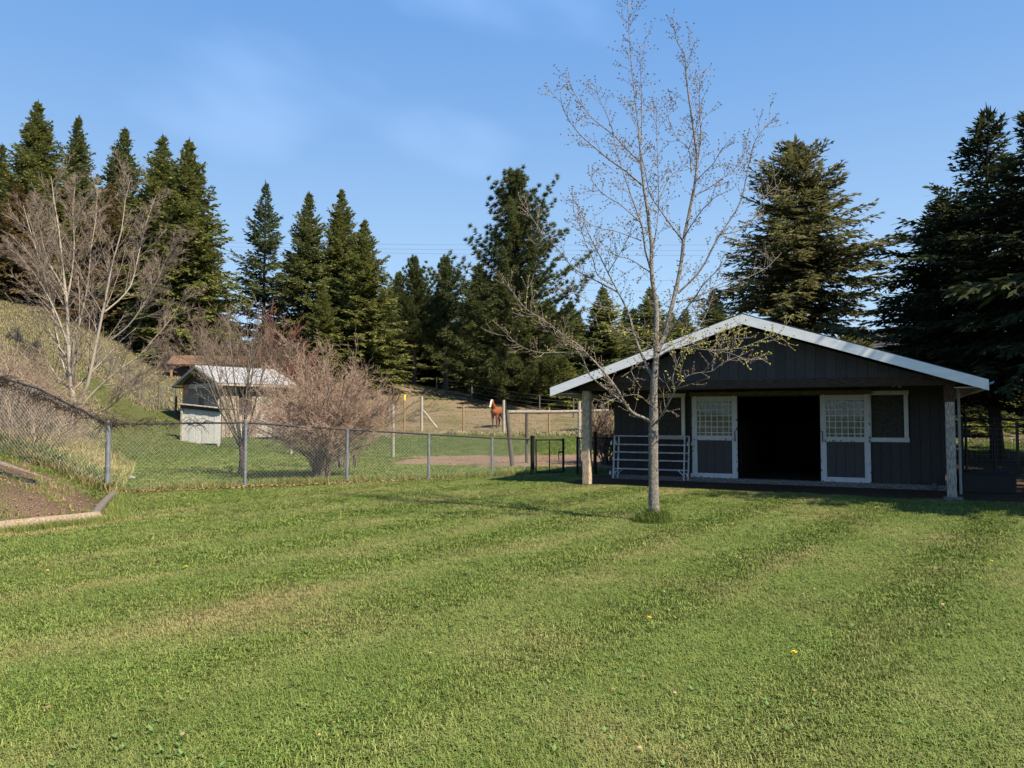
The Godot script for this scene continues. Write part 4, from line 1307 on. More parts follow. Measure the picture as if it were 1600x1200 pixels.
	put("buds", buds.mesh(), tinted(0.7, 0.1), T, "stuff")

func build_bare_trees() -> void:
	var rng := RandomNumberGenerator.new()
	rng.seed = 7
	var m := tinted(0.9)
	m.cull_mode = BaseMaterial3D.CULL_BACK
	# the wide many-stemmed tree on the bank
	var Z := 23.0
	var f := spot(112, 690, Z)
	f.y = gh(f.x, Z) - 0.1
	var T := thing("bare_tree", "wide leafless many-stemmed tree on the grassy bank at the left", "tree", f)
	var stems := [
		[[112, 700, 112, 660, 114, 630, 111, 600, 108, 560, 106, 520, 104, 470, 98, 420, 92, 360, 84, 310, 80, 275], 0.15, 0.0],
		[[116, 655, 126, 625, 137, 600, 148, 548, 158, 500, 168, 450, 176, 410, 190, 360, 196, 310, 206, 275], 0.085, -0.8],
		[[122, 642, 138, 622, 160, 600, 190, 575, 215, 558, 240, 530, 266, 500, 292, 455], 0.05, 0.6],
		[[118, 650, 145, 646, 165, 640, 185, 625, 210, 600, 240, 580, 270, 560], 0.04, -0.8],
		[[108, 560, 120, 520, 130, 480, 138, 440, 142, 390, 150, 340, 152, 290], 0.05, 0.8],
		[[110, 600, 96, 560, 88, 520, 80, 470, 66, 420, 50, 370, 36, 320], 0.055, 0.7],
		[[108, 545, 92, 500, 76, 465, 55, 430, 30, 400, 8, 385], 0.045, -0.9],
		[[106, 505, 100, 455, 76, 410, 62, 360, 54, 310], 0.045, -0.6],
		[[160, 490, 185, 470, 205, 445, 216, 400, 228, 350, 244, 305], 0.04, 0.5],
		[[175, 530, 200, 510, 222, 480, 245, 440, 262, 400, 285, 370], 0.038, -0.5],
		[[112, 610, 90, 590, 70, 560, 45, 540, 18, 525], 0.035, 0.9],
		[[104, 470, 112, 430, 116, 380, 114, 330, 118, 285], 0.04, 0.4],
	]
	var o := {"colors": [Color(0.33, 0.29, 0.24), Color(0.29, 0.245, 0.20), Color(0.235, 0.19, 0.155), Color(0.20, 0.158, 0.130)], "levels": 3, "counts": [22, 11, 5], "start": 0.22, "ratio": 0.46, "longest": 2.8, "spread": 0.62, "jitter": 0.28, "rise": 0.05, "taperoff": 0.74, "taper": 0.40, "thin": 0.0042}
	for k in stems.size():
		var p := rounded(pixel_line(stems[k][0], Z, Z + stems[k][2]), 2)
		for i in p.size(): p[i] -= f
		var b := MB.new()
		o.levels = 0
		bough(b, p, stems[k][1] * 0.8, 0.005, 0, rng, o)
		var s := put("trunk" if k == 0 else "stem", b.mesh(), m, T)
		b = MB.new()
		o.levels = 3
		bough(b, p, stems[k][1] * 0.78, 0.005, 0, rng, o)
		put("twigs", b.mesh(), m, s, "stuff")
	# fan shaped shrubs
	var shrub := func(called: String, label: String, cat: String, px: float, zz: float, n: int, H: float, R: float, base_r: float, stem_r: float, o2: Dictionary, split := 0.28) -> Node3D:
		var a := spot(px, 700, zz)
		var at := onland(a.x, zz, -0.05)
		var S := thing(called, label, cat, at)
		var st := MB.new()
		var tw := MB.new()
		for k in n:
			var az := rng.randf() * TAU
			var rr := sqrt(rng.randf())
			var p0 := Vector3(cos(az) * rr * base_r, 0, sin(az) * rr * base_r)
			var lean := rr * R * (0.75 + 0.4 * rng.randf())
			var hh := H * (1.0 - 0.5 * rr * rr) * (0.70 + 0.35 * rng.randf())
			var p := PackedVector3Array()
			for j in 7:
				var t := j / 6.0
				var w := maxf(0.0, (t - split) / (1.0 - split))
				p.push_back(p0 + Vector3(cos(az), 0, sin(az)) * lean * pow(w, 1.25) + Vector3(0, hh * (t - 0.12 * w * w * rr), 0) + Vector3(rng.randf() - 0.5, 0, rng.randf() - 0.5) * 0.07 * (1.0 + 2.0 * t))
			var oo := o2.duplicate()
			oo.levels = 0
			bough(st, p, stem_r * (0.6 + 0.6 * rng.randf()), 0.006, 0, rng, oo)
			bough(tw, p, stem_r * 0.4, 0.005, 0, rng, o2)
		put("stems", st.mesh(), m, S, "stuff")
		put("twigs", tw.mesh(), m, S, "stuff")
		return S
	var pinkish := {"colors": [Color(0.19, 0.155, 0.12), Color(0.26, 0.19, 0.148), Color(0.31, 0.215, 0.168), Color(0.335, 0.225, 0.175)], "levels": 2, "counts": [15, 8], "start": 0.42, "ratio": 0.30, "longest": 1.3, "spread": 0.75, "jitter": 0.7, "rise": 0.04, "taper": 0.4, "thin": 0.0045}
	shrub.call("vase_shrub", "large pinkish brown leafless shrub with a thick bundle of stems behind the fence", "shrub", 503.0, 20.4, 120, 4.0, 2.0, 0.21, 0.022, pinkish, 0.24)
	var tall := {"colors": [Color(0.19, 0.155, 0.12), Color(0.20, 0.145, 0.112), Color(0.21, 0.145, 0.112)], "levels": 2, "counts": [9, 4], "start": 0.5, "ratio": 0.26, "longest": 1.2, "spread": 0.5, "jitter": 0.5, "rise": 0.1, "taper": 0.4, "thin": 0.006}
	shrub.call("vase_shrub", "taller thin greyish shrub rising just behind the pink shrub", "shrub", 540.0, 24.5, 26, 4.3, 1.6, 0.35, 0.024, tall, 0.15)
	var rope := MB.new()
	var ring := PackedVector3Array()
	var rr2 := PackedFloat32Array()
	for k in 25:
		var a := TAU * k / 24.0
		ring.push_back(Vector3(cos(a) * (0.40 + 0.02 * sin(k * 2.0)), 0.02 * sin(k * 1.3), sin(a) * (0.40 + 0.02 * sin(k * 2.0))))
		rr2.push_back(0.012)
	rope.tube(ring, rr2, 6, false)
	var rp := put("red_rope", rope.mesh(), mat(lin(0.42, 0.035, 0.045), 0.7))
	var rpos := spot(503, 690, 20.4)
	rp.position = rpos
	tag(rp, "red rope tied round the stems of the pinkish shrub", "rope")
	var grey := {"colors": [Color(0.13, 0.112, 0.09), Color(0.14, 0.115, 0.09), Color(0.145, 0.115, 0.09), Color(0.15, 0.115, 0.09)], "levels": 2, "counts": [12, 5], "start": 0.3, "ratio": 0.36, "longest": 1.5, "spread": 0.7, "jitter": 0.5, "rise": 0.10, "taper": 0.42, "thin": 0.006}
	# small tree with one stem that forks into many
	var a := spot(377, 742, 21.6)
	var S := thing("small_bare_tree", "small dark leafless tree forking low, behind the second fence post", "tree", onland(a.x, 21.6, -0.05))
	var tr := MB.new()
	var tw := MB.new()
	tr.col = Color(0.20, 0.15, 0.12)
	tr.tube(PackedVector3Array([Vector3(0, 0, 0), Vector3(0.03, 0.5, 0), Vector3(0.0, 1.0, 0)]), PackedFloat32Array([0.11, 0.085, 0.09]), 9, false, 0.08)
	put("trunk", tr.mesh(), m, S)
	for k in 14:
		var az := TAU * k / 14.0 + rng.randf() * 0.5
		var rad := 0.3 + 1.35 * rng.randf()
		var hh := 3.8 + 0.9 * rng.randf() - rad * 0.9
		var p := PackedVector3Array()
		for j in 6:
			var t := j / 5.0
			p.push_back(Vector3(cos(az) * rad * pow(t, 0.85), 0.75 + 0.25 * rng.randf() * (1 - t) + hh * t, sin(az) * rad * pow(t, 0.85)) + Vector3(rng.randf() - 0.5, 0, rng.randf() - 0.5) * 0.08 * t)
		p[0] = Vector3(0, 0.75, 0)
		var b := MB.new()
		grey.levels = 0
		bough(b, p, 0.035, 0.007, 0, rng, grey)
		put("branch", b.mesh(), m, S)
		grey.levels = 2
		bough(tw, p, 0.03, 0.006, 0, rng, grey)
	put("twigs", tw.mesh(), m, S, "stuff")
	# shrubs on the slope and beside the barn
	var brush := {"colors": [Color(0.14, 0.115, 0.09), Color(0.15, 0.115, 0.088), Color(0.16, 0.118, 0.09)], "levels": 2, "counts": [13, 7], "start": 0.25, "ratio": 0.34, "longest": 1.8, "spread": 0.55, "jitter": 0.6, "rise": 0.06, "taper": 0.45, "thin": 0.011}
	shrub.call("bare_shrub", "leafless brown shrub in the gap between the barn and its left post", "shrub", 948.0, 26.0, 30, 2.3, 0.9, 0.25, 0.022, brush, 0.1)
	shrub.call("hillside_brush", "greyish brown brush on the slope above the shed roof", "shrub", 375.0, 47.0, 42, 5.0, 3.4, 1.6, 0.03, brush, 0.1)
	var red := brush.duplicate()
	red.colors = [Color(0.14, 0.075, 0.062), Color(0.155, 0.075, 0.062), Color(0.165, 0.077, 0.064)]
	shrub.call("hillside_brush", "reddest bare brush on the slope between shed and conifers", "shrub", 425.0, 49.0, 34, 5.6, 2.2, 1.2, 0.03, red, 0.1)
	shrub.call("hillside_brush", "brownish brush at the conifers' edge left of the shed", "shrub", 322.0, 52.0, 34, 5.4, 2.6, 1.3, 0.03, brush, 0.1)
	shrub.call("hillside_brush", "low brown brush below the conifers at the pink shrub's right", "shrub", 590.0, 48.0, 26, 2.6, 2.6, 1.4, 0.03, brush, 0.1)
	# brambles on the bank
	var br := MB.new()
	var tones := [Color(0.23, 0.165, 0.13), Color(0.20, 0.15, 0.112), Color(0.27, 0.195, 0.155), Color(0.16, 0.128, 0.098), Color(0.30, 0.255, 0.185)]
	for k in 2600:
		var zz := 16.8 + 6.5 * rng.randf()
		var edge := -6.5 - 0.45 * (zz - 12.0)
		var px := edge - 1.5 - 4.8 * pow(rng.randf(), 0.8)
		var p0 := onland(px, zz, 0.0)
		var az := rng.randf() * TAU
		var L := 0.6 + 1.3 * rng.randf()
		var hh := (0.4 + 1.15 * rng.randf()) * clampf((edge - px) * 0.32, 0.3, 1.0)
		var p := PackedVector3Array()
		for j in 6:
			var t := j / 5.0
			p.push_back(p0 + Vector3(cos(az) * L * t, hh * (sin(t * 2.6) * 1.1), sin(az) * L * t) + Vector3(rng.randf() - 0.5, rng.randf() - 0.5, rng.randf() - 0.5) * 0.14)
		var s := 0.75 + 0.5 * rng.randf()
		var c: Color = tones[rng.randi() % 5]
		br.col = Color(c.r * s, c.g * s, c.b * s)
		br.tube(p, PackedFloat32Array([0.008, 0.0075, 0.007, 0.006, 0.005, 0.003]), 3, false)
		for w in 2:
			var at := p[2 + w]
			br.wire(at, at + Vector3(rng.randf() - 0.5, rng.randf() - 0.2, rng.randf() - 0.5) * 0.5, 0.0045)
	for k in 520:   # dark creeper along the rail
		var u := rng.randf()
		var a0 := Vector3(-8.6, 1.47, -16.4)
		var a1 := Vector3(-11.6, 2.75, -15.8)
		var at := a0.lerp(a1, u) if k % 4 else a0.lerp(Vector3(-6.9, 1.48, -17.4), u * u)
		at += Vector3(rng.randf() - 0.5, (rng.randf() - 0.75) * 0.5, rng.randf() - 0.5) * 0.16
		br.col = Color(0.07, 0.055, 0.045) * (0.7 + 0.7 * rng.randf())
		var to := at + Vector3(rng.randf() - 0.5, (rng.randf() - 0.55) * 0.5, (rng.randf() - 0.5) * 0.5) * 0.75
		var md := at.lerp(to, 0.5) + Vector3(0, 0.07, 0)
		br.tube(PackedVector3Array([at, md, to]), PackedFloat32Array([0.009, 0.008, 0.004]), 3, false)
	var bt := put("bramble_thicket", br.mesh(), m, null, "stuff")
	tag(bt, "tangled dead pinkish brown brambles on the bank at the left edge", "brambles")

# ---------------------------------------------------------------- conifers
func conifer(seed_: int, o: Dictionary) -> Array:
	var rng := RandomNumberGenerator.new()
	rng.seed = seed_
	var tr := MB.new()
	var cr := MB.new()
	var H: float = o.H
	var R: float = o.R
	var bole: float = o.bole
	var bend := Vector3(rng.randf() - 0.5, 0, rng.randf() - 0.5) * float(o.get("lean", 0.2))
	var P := PackedVector3Array()
	var W := PackedFloat32Array()
	for i in 11:
		var t := i / 10.0
		P.push_back(Vector3(0, H * t * 0.985, 0) + bend * sin(t * PI) * (1.0 + 0.3 * sin(t * 9.0)))
		W.push_back(bole * (pow(1.0 - t, 0.9) + 0.03) * (1.25 if i == 0 else 1.0))
	tr.col = o.bark
	tr.tube(P, W, 8, false, 0.08)
	var nn := FastNoiseLite.new()
	nn.seed = seed_
	nn.frequency = 0.5
	var y: float = H * float(o.start)
	var y0 := y
	var pine: bool = o.get("pine", false)
	var dark: Color = o.dark
	var light: Color = o.light
	var tw: float = o.twig
	while y < H * 0.975:
		var t := (y - y0) / (H - y0)
		var prof := pow(1.0 - t, float(o.get("power", 0.8)) + 0.22 * t) * minf(1.0, float(o.get("low", 0.6)) + t * 2.2)
		var per := int(o.per) if t < 0.85 else int(o.per) - 1
		var az0 := rng.randf() * TAU
		for k in per:
			var az := az0 + TAU * k / per + (rng.randf() - 0.5) * 0.7
			var g := nn.get_noise_3d(cos(az) * 2.2, y * 0.8, sin(az) * 2.2)
			if g < float(o.gaps) - 0.25 * rng.randf() and t < 0.93: continue
			if t > 0.6 and rng.randf() < (t - 0.6) * 0.5: continue
			var L := (R * prof + 0.10) * (0.50 + 0.58 * rng.randf() + (0.22 if rng.randf() < 0.08 else 0.0) + g * 0.7 * float(o.get("ragged", 0.6)))
			if L < 0.15: continue
			var fy := clampf(y / H * 10.0, 0.0, 9.99)
			var base := P[int(fy)].lerp(P[int(fy) + 1], fy - int(fy))
			base.y += (rng.randf() - 0.5) * float(o.whorl) * 1.8 * (1.0 - t)
			var hd := Vector3(cos(az), 0, sin(az))
			var el := lerpf(float(o.el0), float(o.el1), t * t) + (rng.randf() - 0.5) * 0.22
			var droop := float(o.droop) * (1.0 - t * 0.8) * (0.7 + 0.6 * rng.randf())
			var upt := float(o.upturn)
			var tone := rng.randf()
			var leg := 5
			var pts := PackedVector3Array()
			for i in leg + 1:
				var s := float(i) / leg
				pts.push_back(base + hd * L * s * cos(el) + Vector3(0, L * (s * sin(el) - droop * s * s + upt * s * s * s), 0))
			cr.col = Color(o.bark) * 0.9
			if L > 0.6:
				cr.tube(pts, PackedFloat32Array([0.014 * L + 0.012, 0.012 * L + 0.008, 0.009 * L + 0.006, 0.006 * L + 0.005, 0.006, 0.004]), 3, false)
			var step: float = o.step
			var n := maxi(3, int(L / step))
			for i in range(1, n + 1):
				var s := float(i) / n
				if s < float(o.get("bare", 0.12)) and L > 1.0: continue
				var f := s * leg
				var j := mini(int(f), leg - 1)
				var at := pts[j].lerp(pts[j + 1], f - j)
				var fw := (pts[j + 1] - pts[j]).normalized()
				var sd := fw.cross(Vector3.UP).normalized()
				if pine:
					if s < 0.25 and rng.randf() < 0.6: continue
					for u in 3:
						var c0 := at + sd * (rng.randf() - 0.5) * L * 0.45 * (1.15 - s) + Vector3(0, (rng.randf() - 0.2) * 0.3, 0)
						var aim := (fw + Vector3(0, 0.55, 0)).normalized()
						for q in int(o.needles):
							var v := Vector3(rng.randf() - 0.5, rng.randf() - 0.5, rng.randf() - 0.5).normalized()
							v = (v + aim * 0.75).normalized()
							var a := tone * 0.5 + rng.randf() * 0.5
							var b := 0.75 + 0.5 * rng.randf()
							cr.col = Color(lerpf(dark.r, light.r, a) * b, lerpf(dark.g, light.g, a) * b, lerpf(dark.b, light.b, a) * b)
							var ln := tw * (2.6 + 1.4 * rng.randf())
							var w := v.cross(Vector3(0.3, 0.5, 0.8)).normalized() * tw * 0.34
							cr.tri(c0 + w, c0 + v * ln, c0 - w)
					continue
				for u in 2:
					var sg := 1.0 if u else -1.0
					var ll := (0.20 + (0.78 - 0.5 * s) * minf(1.0, L * 0.55)) * (0.65 + 0.6 * rng.randf())
					var d := (sd * sg * (1.0 - 0.35 * s) + fw * (0.55 + 0.5 * s) + Vector3(0, -0.28 * droop * 2.0 + (rng.randf() - 0.6) * 0.9, 0)).normalized()
					var parts := 2 if ll > 0.35 else 1
					var p0 := at
					for q in parts:
						var l2 := ll / parts * 1.25
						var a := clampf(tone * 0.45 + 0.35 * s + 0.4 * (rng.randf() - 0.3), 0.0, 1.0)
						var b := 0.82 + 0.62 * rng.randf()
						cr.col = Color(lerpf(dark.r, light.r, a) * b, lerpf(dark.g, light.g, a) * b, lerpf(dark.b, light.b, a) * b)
						var ax := d.cross(Vector3.UP).normalized()
						var tilt := (rng.randf() - 0.5) * 2.0
						var wv := (ax * cos(tilt) + Vector3.UP * sin(tilt)) * tw
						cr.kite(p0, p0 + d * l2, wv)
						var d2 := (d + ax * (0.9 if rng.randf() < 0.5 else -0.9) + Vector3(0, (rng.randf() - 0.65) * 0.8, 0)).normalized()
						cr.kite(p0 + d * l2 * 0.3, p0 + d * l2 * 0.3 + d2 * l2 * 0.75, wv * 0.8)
						p0 += d * ll / parts
						d = (d + Vector3(0, -0.2 * droop, 0)).normalized()
				if i == n: cr.kite(at - fw * 0.1, at + fw * (0.2 + 0.2 * rng.randf()), sd * tw)
		y += float(o.whorl) * (0.8 + 0.4 * rng.randf()) * lerpf(1.0, 0.62, t)
	cr.col = dark
	for q in 5:
		var v := Vector3(rng.randf() - 0.5, 1.2, rng.randf() - 0.5).normalized()
		cr.kite(P[10] - Vector3(0, 0.4, 0) + v * 0.1, P[10] + v * (0.2 if q else 0.4), v.cross(Vector3(1, 0, 0.3)).normalized() * tw * 0.7)
	return [tr.mesh(), cr.mesh(), H]

func build_forest() -> void:
	var bark_m := tinted(0.95)
	bark_m.cull_mode = BaseMaterial3D.CULL_BACK
	var leaf_m := tinted(0.85, 0.85)
	var bk := Color(0.13, 0.095, 0.07)
	var fir := {"H": 18.0, "R": 5.3, "bole": 0.22, "start": 0.03, "whorl": 0.36, "per": 9, "gaps": -0.30, "el0": -0.05, "el1": 0.95, "droop": 0.16, "upturn": 0.10, "twig": 0.085, "step": 0.17, "bark": bk, "dark": Color(0.098, 0.108, 0.036), "light": Color(0.175, 0.185, 0.054), "power": 0.72, "ragged": 0.7}
	var protos := {}
	protos["fir"] = conifer(1, fir)
	var f2 := fir.duplicate(); f2.dark = Color(0.078, 0.090, 0.034); f2.light = Color(0.155, 0.170, 0.058); f2.gaps = -0.15; f2.power = 0.85; f2.R = 5.3; f2.lean = 0.3
	protos["dark_fir"] = conifer(2, f2)
	var f3 := fir.duplicate(); f3.dark = Color(0.068, 0.096, 0.050); f3.light = Color(0.12, 0.145, 0.066); f3.gaps = 0.0; f3.R = 4.6; f3.power = 0.9; f3.per = 6; f3.ragged = 1.0; f3.el0 = 0.15; f3.start = 0.12
	protos["blue_fir"] = conifer(3, f3)
	var f4 := fir.duplicate(); f4.dark = Color(0.11, 0.080, 0.036); f4.light = Color(0.165, 0.125, 0.052); f4.gaps = -0.05; f4.R = 5.3; f4.H = 14.0
	protos["brown_fir"] = conifer(4, f4)
	var f5 := fir.duplicate(); f5.dark = Color(0.08, 0.10, 0.026); f5.light = Color(0.165, 0.172, 0.040); f5.H = 7.0; f5.R = 3.0; f5.bole = 0.12; f5.whorl = 0.34; f5.twig = 0.065; f5.step = 0.15
	protos["young_fir"] = conifer(5, f5)
	var pine := {"H": 17.0, "R": 5.8, "bole": 0.26, "start": 0.05, "whorl": 0.42, "per": 8, "gaps": -0.32, "el0": 0.05, "el1": 1.0, "droop": 0.12, "upturn": 0.30, "twig": 0.085, "step": 0.34, "bark": bk, "needles": 28, "pine": true, "dark": Color(0.075, 0.096, 0.036), "light": Color(0.155, 0.17, 0.062), "power": 0.5, "low": 0.7, "ragged": 1.1, "lean": 0.3}
	protos["big_pine"] = conifer(6, pine)
	var p2 := pine.duplicate(); p2.R = 4.6; p2.H = 15.0; p2.start = 0.32; p2.per = 6; p2.power = 0.7; p2.light = Color(0.14, 0.158, 0.052); p2.gaps = -0.30; p2.needles = 20
	protos["pine"] = conifer(7, p2)
	var sp := {"H": 15.5, "R": 6.0, "bole": 0.28, "start": 0.08, "whorl": 0.36, "per": 10, "gaps": -0.26, "el0": -0.08, "el1": 0.8, "droop": 0.34, "upturn": 0.12, "twig": 0.06, "step": 0.15, "bark": bk, "dark": Color(0.068, 0.078, 0.034), "light": Color(0.155, 0.142, 0.058), "power": 0.62, "low": 0.8, "ragged": 1.1, "lean": 0.5}
	protos["spruce"] = conifer(8, sp)
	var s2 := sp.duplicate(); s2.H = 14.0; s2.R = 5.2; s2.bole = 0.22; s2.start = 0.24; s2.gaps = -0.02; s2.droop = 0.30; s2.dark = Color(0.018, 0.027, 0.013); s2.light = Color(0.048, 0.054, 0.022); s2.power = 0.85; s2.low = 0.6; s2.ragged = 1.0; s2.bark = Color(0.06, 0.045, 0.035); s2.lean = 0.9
	protos["black_spruce"] = conifer(9, s2)
	var made := {}
	var rng := RandomNumberGenerator.new()
	rng.seed = 19
	# [kind, top px, top py, metres away, width, name, label, group]
	var list := [
		["fir", 60, 155, 60.0, 0.95, "fir_tree", "tallest fir at the far left, above the bare tree's crown"],
		["dark_fir", 123, 178, 64.0, 0.85, "fir_tree", "dark fir just right of the tallest fir at the far left"],
		["dark_fir", 195, 195, 61.0, 0.95, "fir_tree", "dark fir with brown lower boughs behind the bare tree's right side"],
		["fir", 255, 208, 57.0, 0.9, "fir_tree", "dense olive fir, left one of the tight pair right of the bare tree"],
		["fir", 296, 214, 54.5, 0.95, "fir_tree", "dense olive fir reaching low, right one of the tight pair beside the bare tree"],
		["dark_fir", 4, 222, 66.0, 0.9, "fir_tree", "dark fir cut by the picture's left edge"],
		["brown_fir", 30, 285, 57.0, 1.0, "fir_tree", "brownish fir low behind the bare tree's left crown"],
		["brown_fir", 172, 285, 56.0, 0.9, "fir_tree", "brownish fir directly behind the bare tree's right stem"],
		["brown_fir", 222, 300, 59.0, 0.9, "fir_tree", "brownish fir between the bare tree and the olive pair"],
		["brown_fir", 100, 300, 62.0, 1.0, "fir_tree", "brownish fir behind the middle of the bare tree"],
		["dark_fir", 318, 330, 60.0, 0.8, "fir_tree", "lower dark fir tucked behind the olive pair's right side"],
		["blue_fir", 415, 280, 62.0, 0.95, "fir_tree", "bluish open fir standing alone with sky on both sides"],
		["dark_fir", 483, 297, 58.0, 1.0, "fir_tree", "dark fir, left of the three close firs above the pink shrub"],
		["fir", 534, 292, 60.0, 0.85, "fir_tree", "middle and lightest of the three close firs above the pink shrub"],
		["fir", 570, 340, 56.0, 0.95, "fir_tree", "lowest olive fir, right of the three close firs above the pink shrub"],
		["fir", 505, 440, 54.0, 0.9, "fir_tree", "short olive fir in front of the three close firs"],
		["pine", 648, 400, 64.0, 1.0, "pine_tree", "open tufted pine, left of the two pines before the big pine"],
		["pine", 697, 400, 66.0, 1.05, "pine_tree", "open tufted pine, right of the two pines before the big pine"],
		["pine", 622, 425, 70.0, 0.9, "pine_tree", "darker pine behind the two tufted pines' left side"],
		["big_pine", 803, 264, 59.0, 1.0, "pine_tree", "big broad dark pine towering behind the horse"],
		["fir", 600, 445, 72.0, 1.1, "fir_tree", "fir filling the gap between the three firs and the pines"],
		["dark_fir", 733, 485, 74.0, 1.2, "fir_tree", "shadowed fir between the right pine and the big pine"],
		["young_fir", 762, 568, 60.0, 1.0, "young_fir", "small young fir below the big pine, left of the horse"],
		["young_fir", 806, 575, 59.0, 0.9, "young_fir", "small young fir directly above the horse's back"],
		["young_fir", 852, 545, 61.0, 1.0, "young_fir", "light young fir under the big pine's right boughs"],
		["young_fir", 884, 562, 59.0, 1.2, "young_fir", "light green young fir beside the barn's left eave"],
		["fir", 876, 505, 78.0, 1.2, "fir_tree", "distant olive fir at the big pine's right edge"],
		["fir", 905, 487, 82.0, 1.0, "fir_tree", "distant pointed fir above the barn's left eave"],
		["fir", 942, 520, 78.0, 1.2, "fir_tree", "distant low fir above the barn's left roof slope"],
		["dark_fir", 977, 476, 86.0, 1.0, "fir_tree", "distant dark pointed fir left of the maple trunk"],
		["fir", 1012, 512, 82.0, 1.3, "fir_tree", "distant olive fir right behind the maple trunk"],
		["dark_fir", 1046, 492, 90.0, 1.2, "fir_tree", "distant dark fir right of the maple trunk above the roof"],
		["dark_fir", 1085, 520, 88.0, 1.3, "fir_tree", "distant dark fir left of the barn's ridge"],
		["spruce", 1243, 208, 38.0, 1.0, "spruce_tree", "big ragged spruce with hanging boughs right behind the barn"],
		["fir", 1350, 508, 80.0, 1.0, "fir_tree", "small sunlit fir in the gap between spruce and dark right trees"],
		["young_fir", 1322, 520, 62.0, 1.2, "young_fir", "small fir just above the barn's right roof slope"],
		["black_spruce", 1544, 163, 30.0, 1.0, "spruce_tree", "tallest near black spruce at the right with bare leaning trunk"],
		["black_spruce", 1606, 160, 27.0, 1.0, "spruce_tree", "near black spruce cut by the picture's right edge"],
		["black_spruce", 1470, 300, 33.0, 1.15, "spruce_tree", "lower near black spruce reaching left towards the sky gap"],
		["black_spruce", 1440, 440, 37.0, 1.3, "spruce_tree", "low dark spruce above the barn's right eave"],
		["fir", 1545, 520, 58.0, 1.2, "fir_tree", "sunlit yellowish fir seen under the dark right spruces"],
		["young_fir", 1512, 560, 48.0, 1.4, "young_fir", "sunlit yellow green young fir right of the barn's eave"],
		["young_fir", 1590, 555, 52.0, 1.4, "young_fir", "sunlit young fir at the right edge behind the wire fence"],
		["young_fir", 1470, 545, 60.0, 1.4, "young_fir", "young fir low behind the barn's right roof"],
	]
	for e in list:
		var kind: String = e[0]
		var Z: float = e[3]
		var top := spot(e[1], e[2], Z)
		var g := gh(top.x, Z)
		var pr: Array = protos[kind]
		var o: Node3D
		if made.has(kind):
			o = copy(made[kind], e[6])
		else:
			o = thing(e[5], e[6], "fir" if e[5] != "pine_tree" and e[5] != "spruce_tree" else ("pine" if e[5] == "pine_tree" else "spruce"))
			put("trunk", pr[0], bark_m, o)
			put("crown", pr[1], leaf_m, o)
			made[kind] = o
		o.position = Vector3(top.x, g - 0.15, -Z)
		var s := (top.y - g + 0.15) / float(pr[2])
		var wide := float(e[4]) * (1.04 if e[0] != "spruce" and e[0] != "black_spruce" else 1.05)
		o.scale = Vector3(s * wide, s, s * wide)
		o.rotation.y = rng.randf() * TAU
	# the wood behind them, one mass
	var wx: Array = []
	var wc := PackedColorArray()
	for k in 170:
		var Z := 74.0 + 42.0 * rng.randf()
		var px := -100.0 + 1900.0 * (k + rng.randf()) / 170.0
		if px > 1260 and px < 1420: Z += 60.0
		var a := spot(px, 600, Z)
		var hh := (6.0 + 6.5 * rng.randf() + (2.5 if px > 560 and px < 1150 else 0.0)) / 18.0 * (1.0 - 0.45 * sstep(620, 480, px))
		var wd := hh * (1.3 + 0.5 * rng.randf())
		wx.append(Transform3D(Basis(Vector3.UP, rng.randf() * TAU).scaled(Vector3(wd, hh, wd)), onland(a.x, Z, -0.2)))
		var v := 0.85 + 0.5 * rng.randf()
		wc.push_back(Color(v, v, v))
	tag(scatter("far_wood", protos["dark_fir"][1], leaf_m, wx, wc), "far dense conifer wood that closes the view behind the nearer trees", "wood")
	# conifers beyond the right edge whose shade falls on the barn and the dark trees
	for e in [[14.2, 12.3, 1.0, "dark spruce right of the lawn that shades the barn's right half"], [25.0, 23.0, 1.2, "dark spruce on the far right beside the wire fence"], [29.0, 27.5, 1.1, "dark spruce farthest right behind the wire fence"], [21.0, 17.0, 1.0, "dark spruce right of the water trough, outside the lawn"]]:
		var o := copy(made["black_spruce"], e[3])
		o.position = onland(e[0], e[1], -0.1)
		o.scale = Vector3.ONE * float(e[2])
		o.rotation.y = rng.randf() * TAU

# ---------------------------------------------------------------- grass
func tuft(seed_: int, n: int, h: float, w: float, wide: float, bend: float) -> ArrayMesh:
	var rng := RandomNumberGenerator.new()
	rng.seed = seed_
	var b := MB.new()
	for k in n:
		var az := rng.randf() * TAU
		var at := Vector3((rng.randf() - 0.5) * wide, -0.004, (rng.randf() - 0.5) * wide)
		var d := Vector3(cos(az), 0, sin(az))
		var s := Vector3(-sin(az), 0, cos(az)) * w * (0.7 + 0.6 * rng.randf()) * 0.5
		var hh := h * (0.55 + 0.7 * rng.randf())
		var be := bend * (0.4 + rng.randf())
		var m := at + d * hh * be * 0.35 + Vector3(0, hh * 0.6, 0)
		var t := at + d * hh * be + Vector3(0, hh * (1.0 - 0.3 * be), 0)
		var v := 0.55 + 0.9 * rng.randf()
		b.col = Color(v * 1.04, v, v * 0.95)
		b.quad(at - s, m - s * 0.8, m + s * 0.8, at + s)
		b.tri(m - s * 0.8, t, m + s * 0.8)
	return b.mesh()

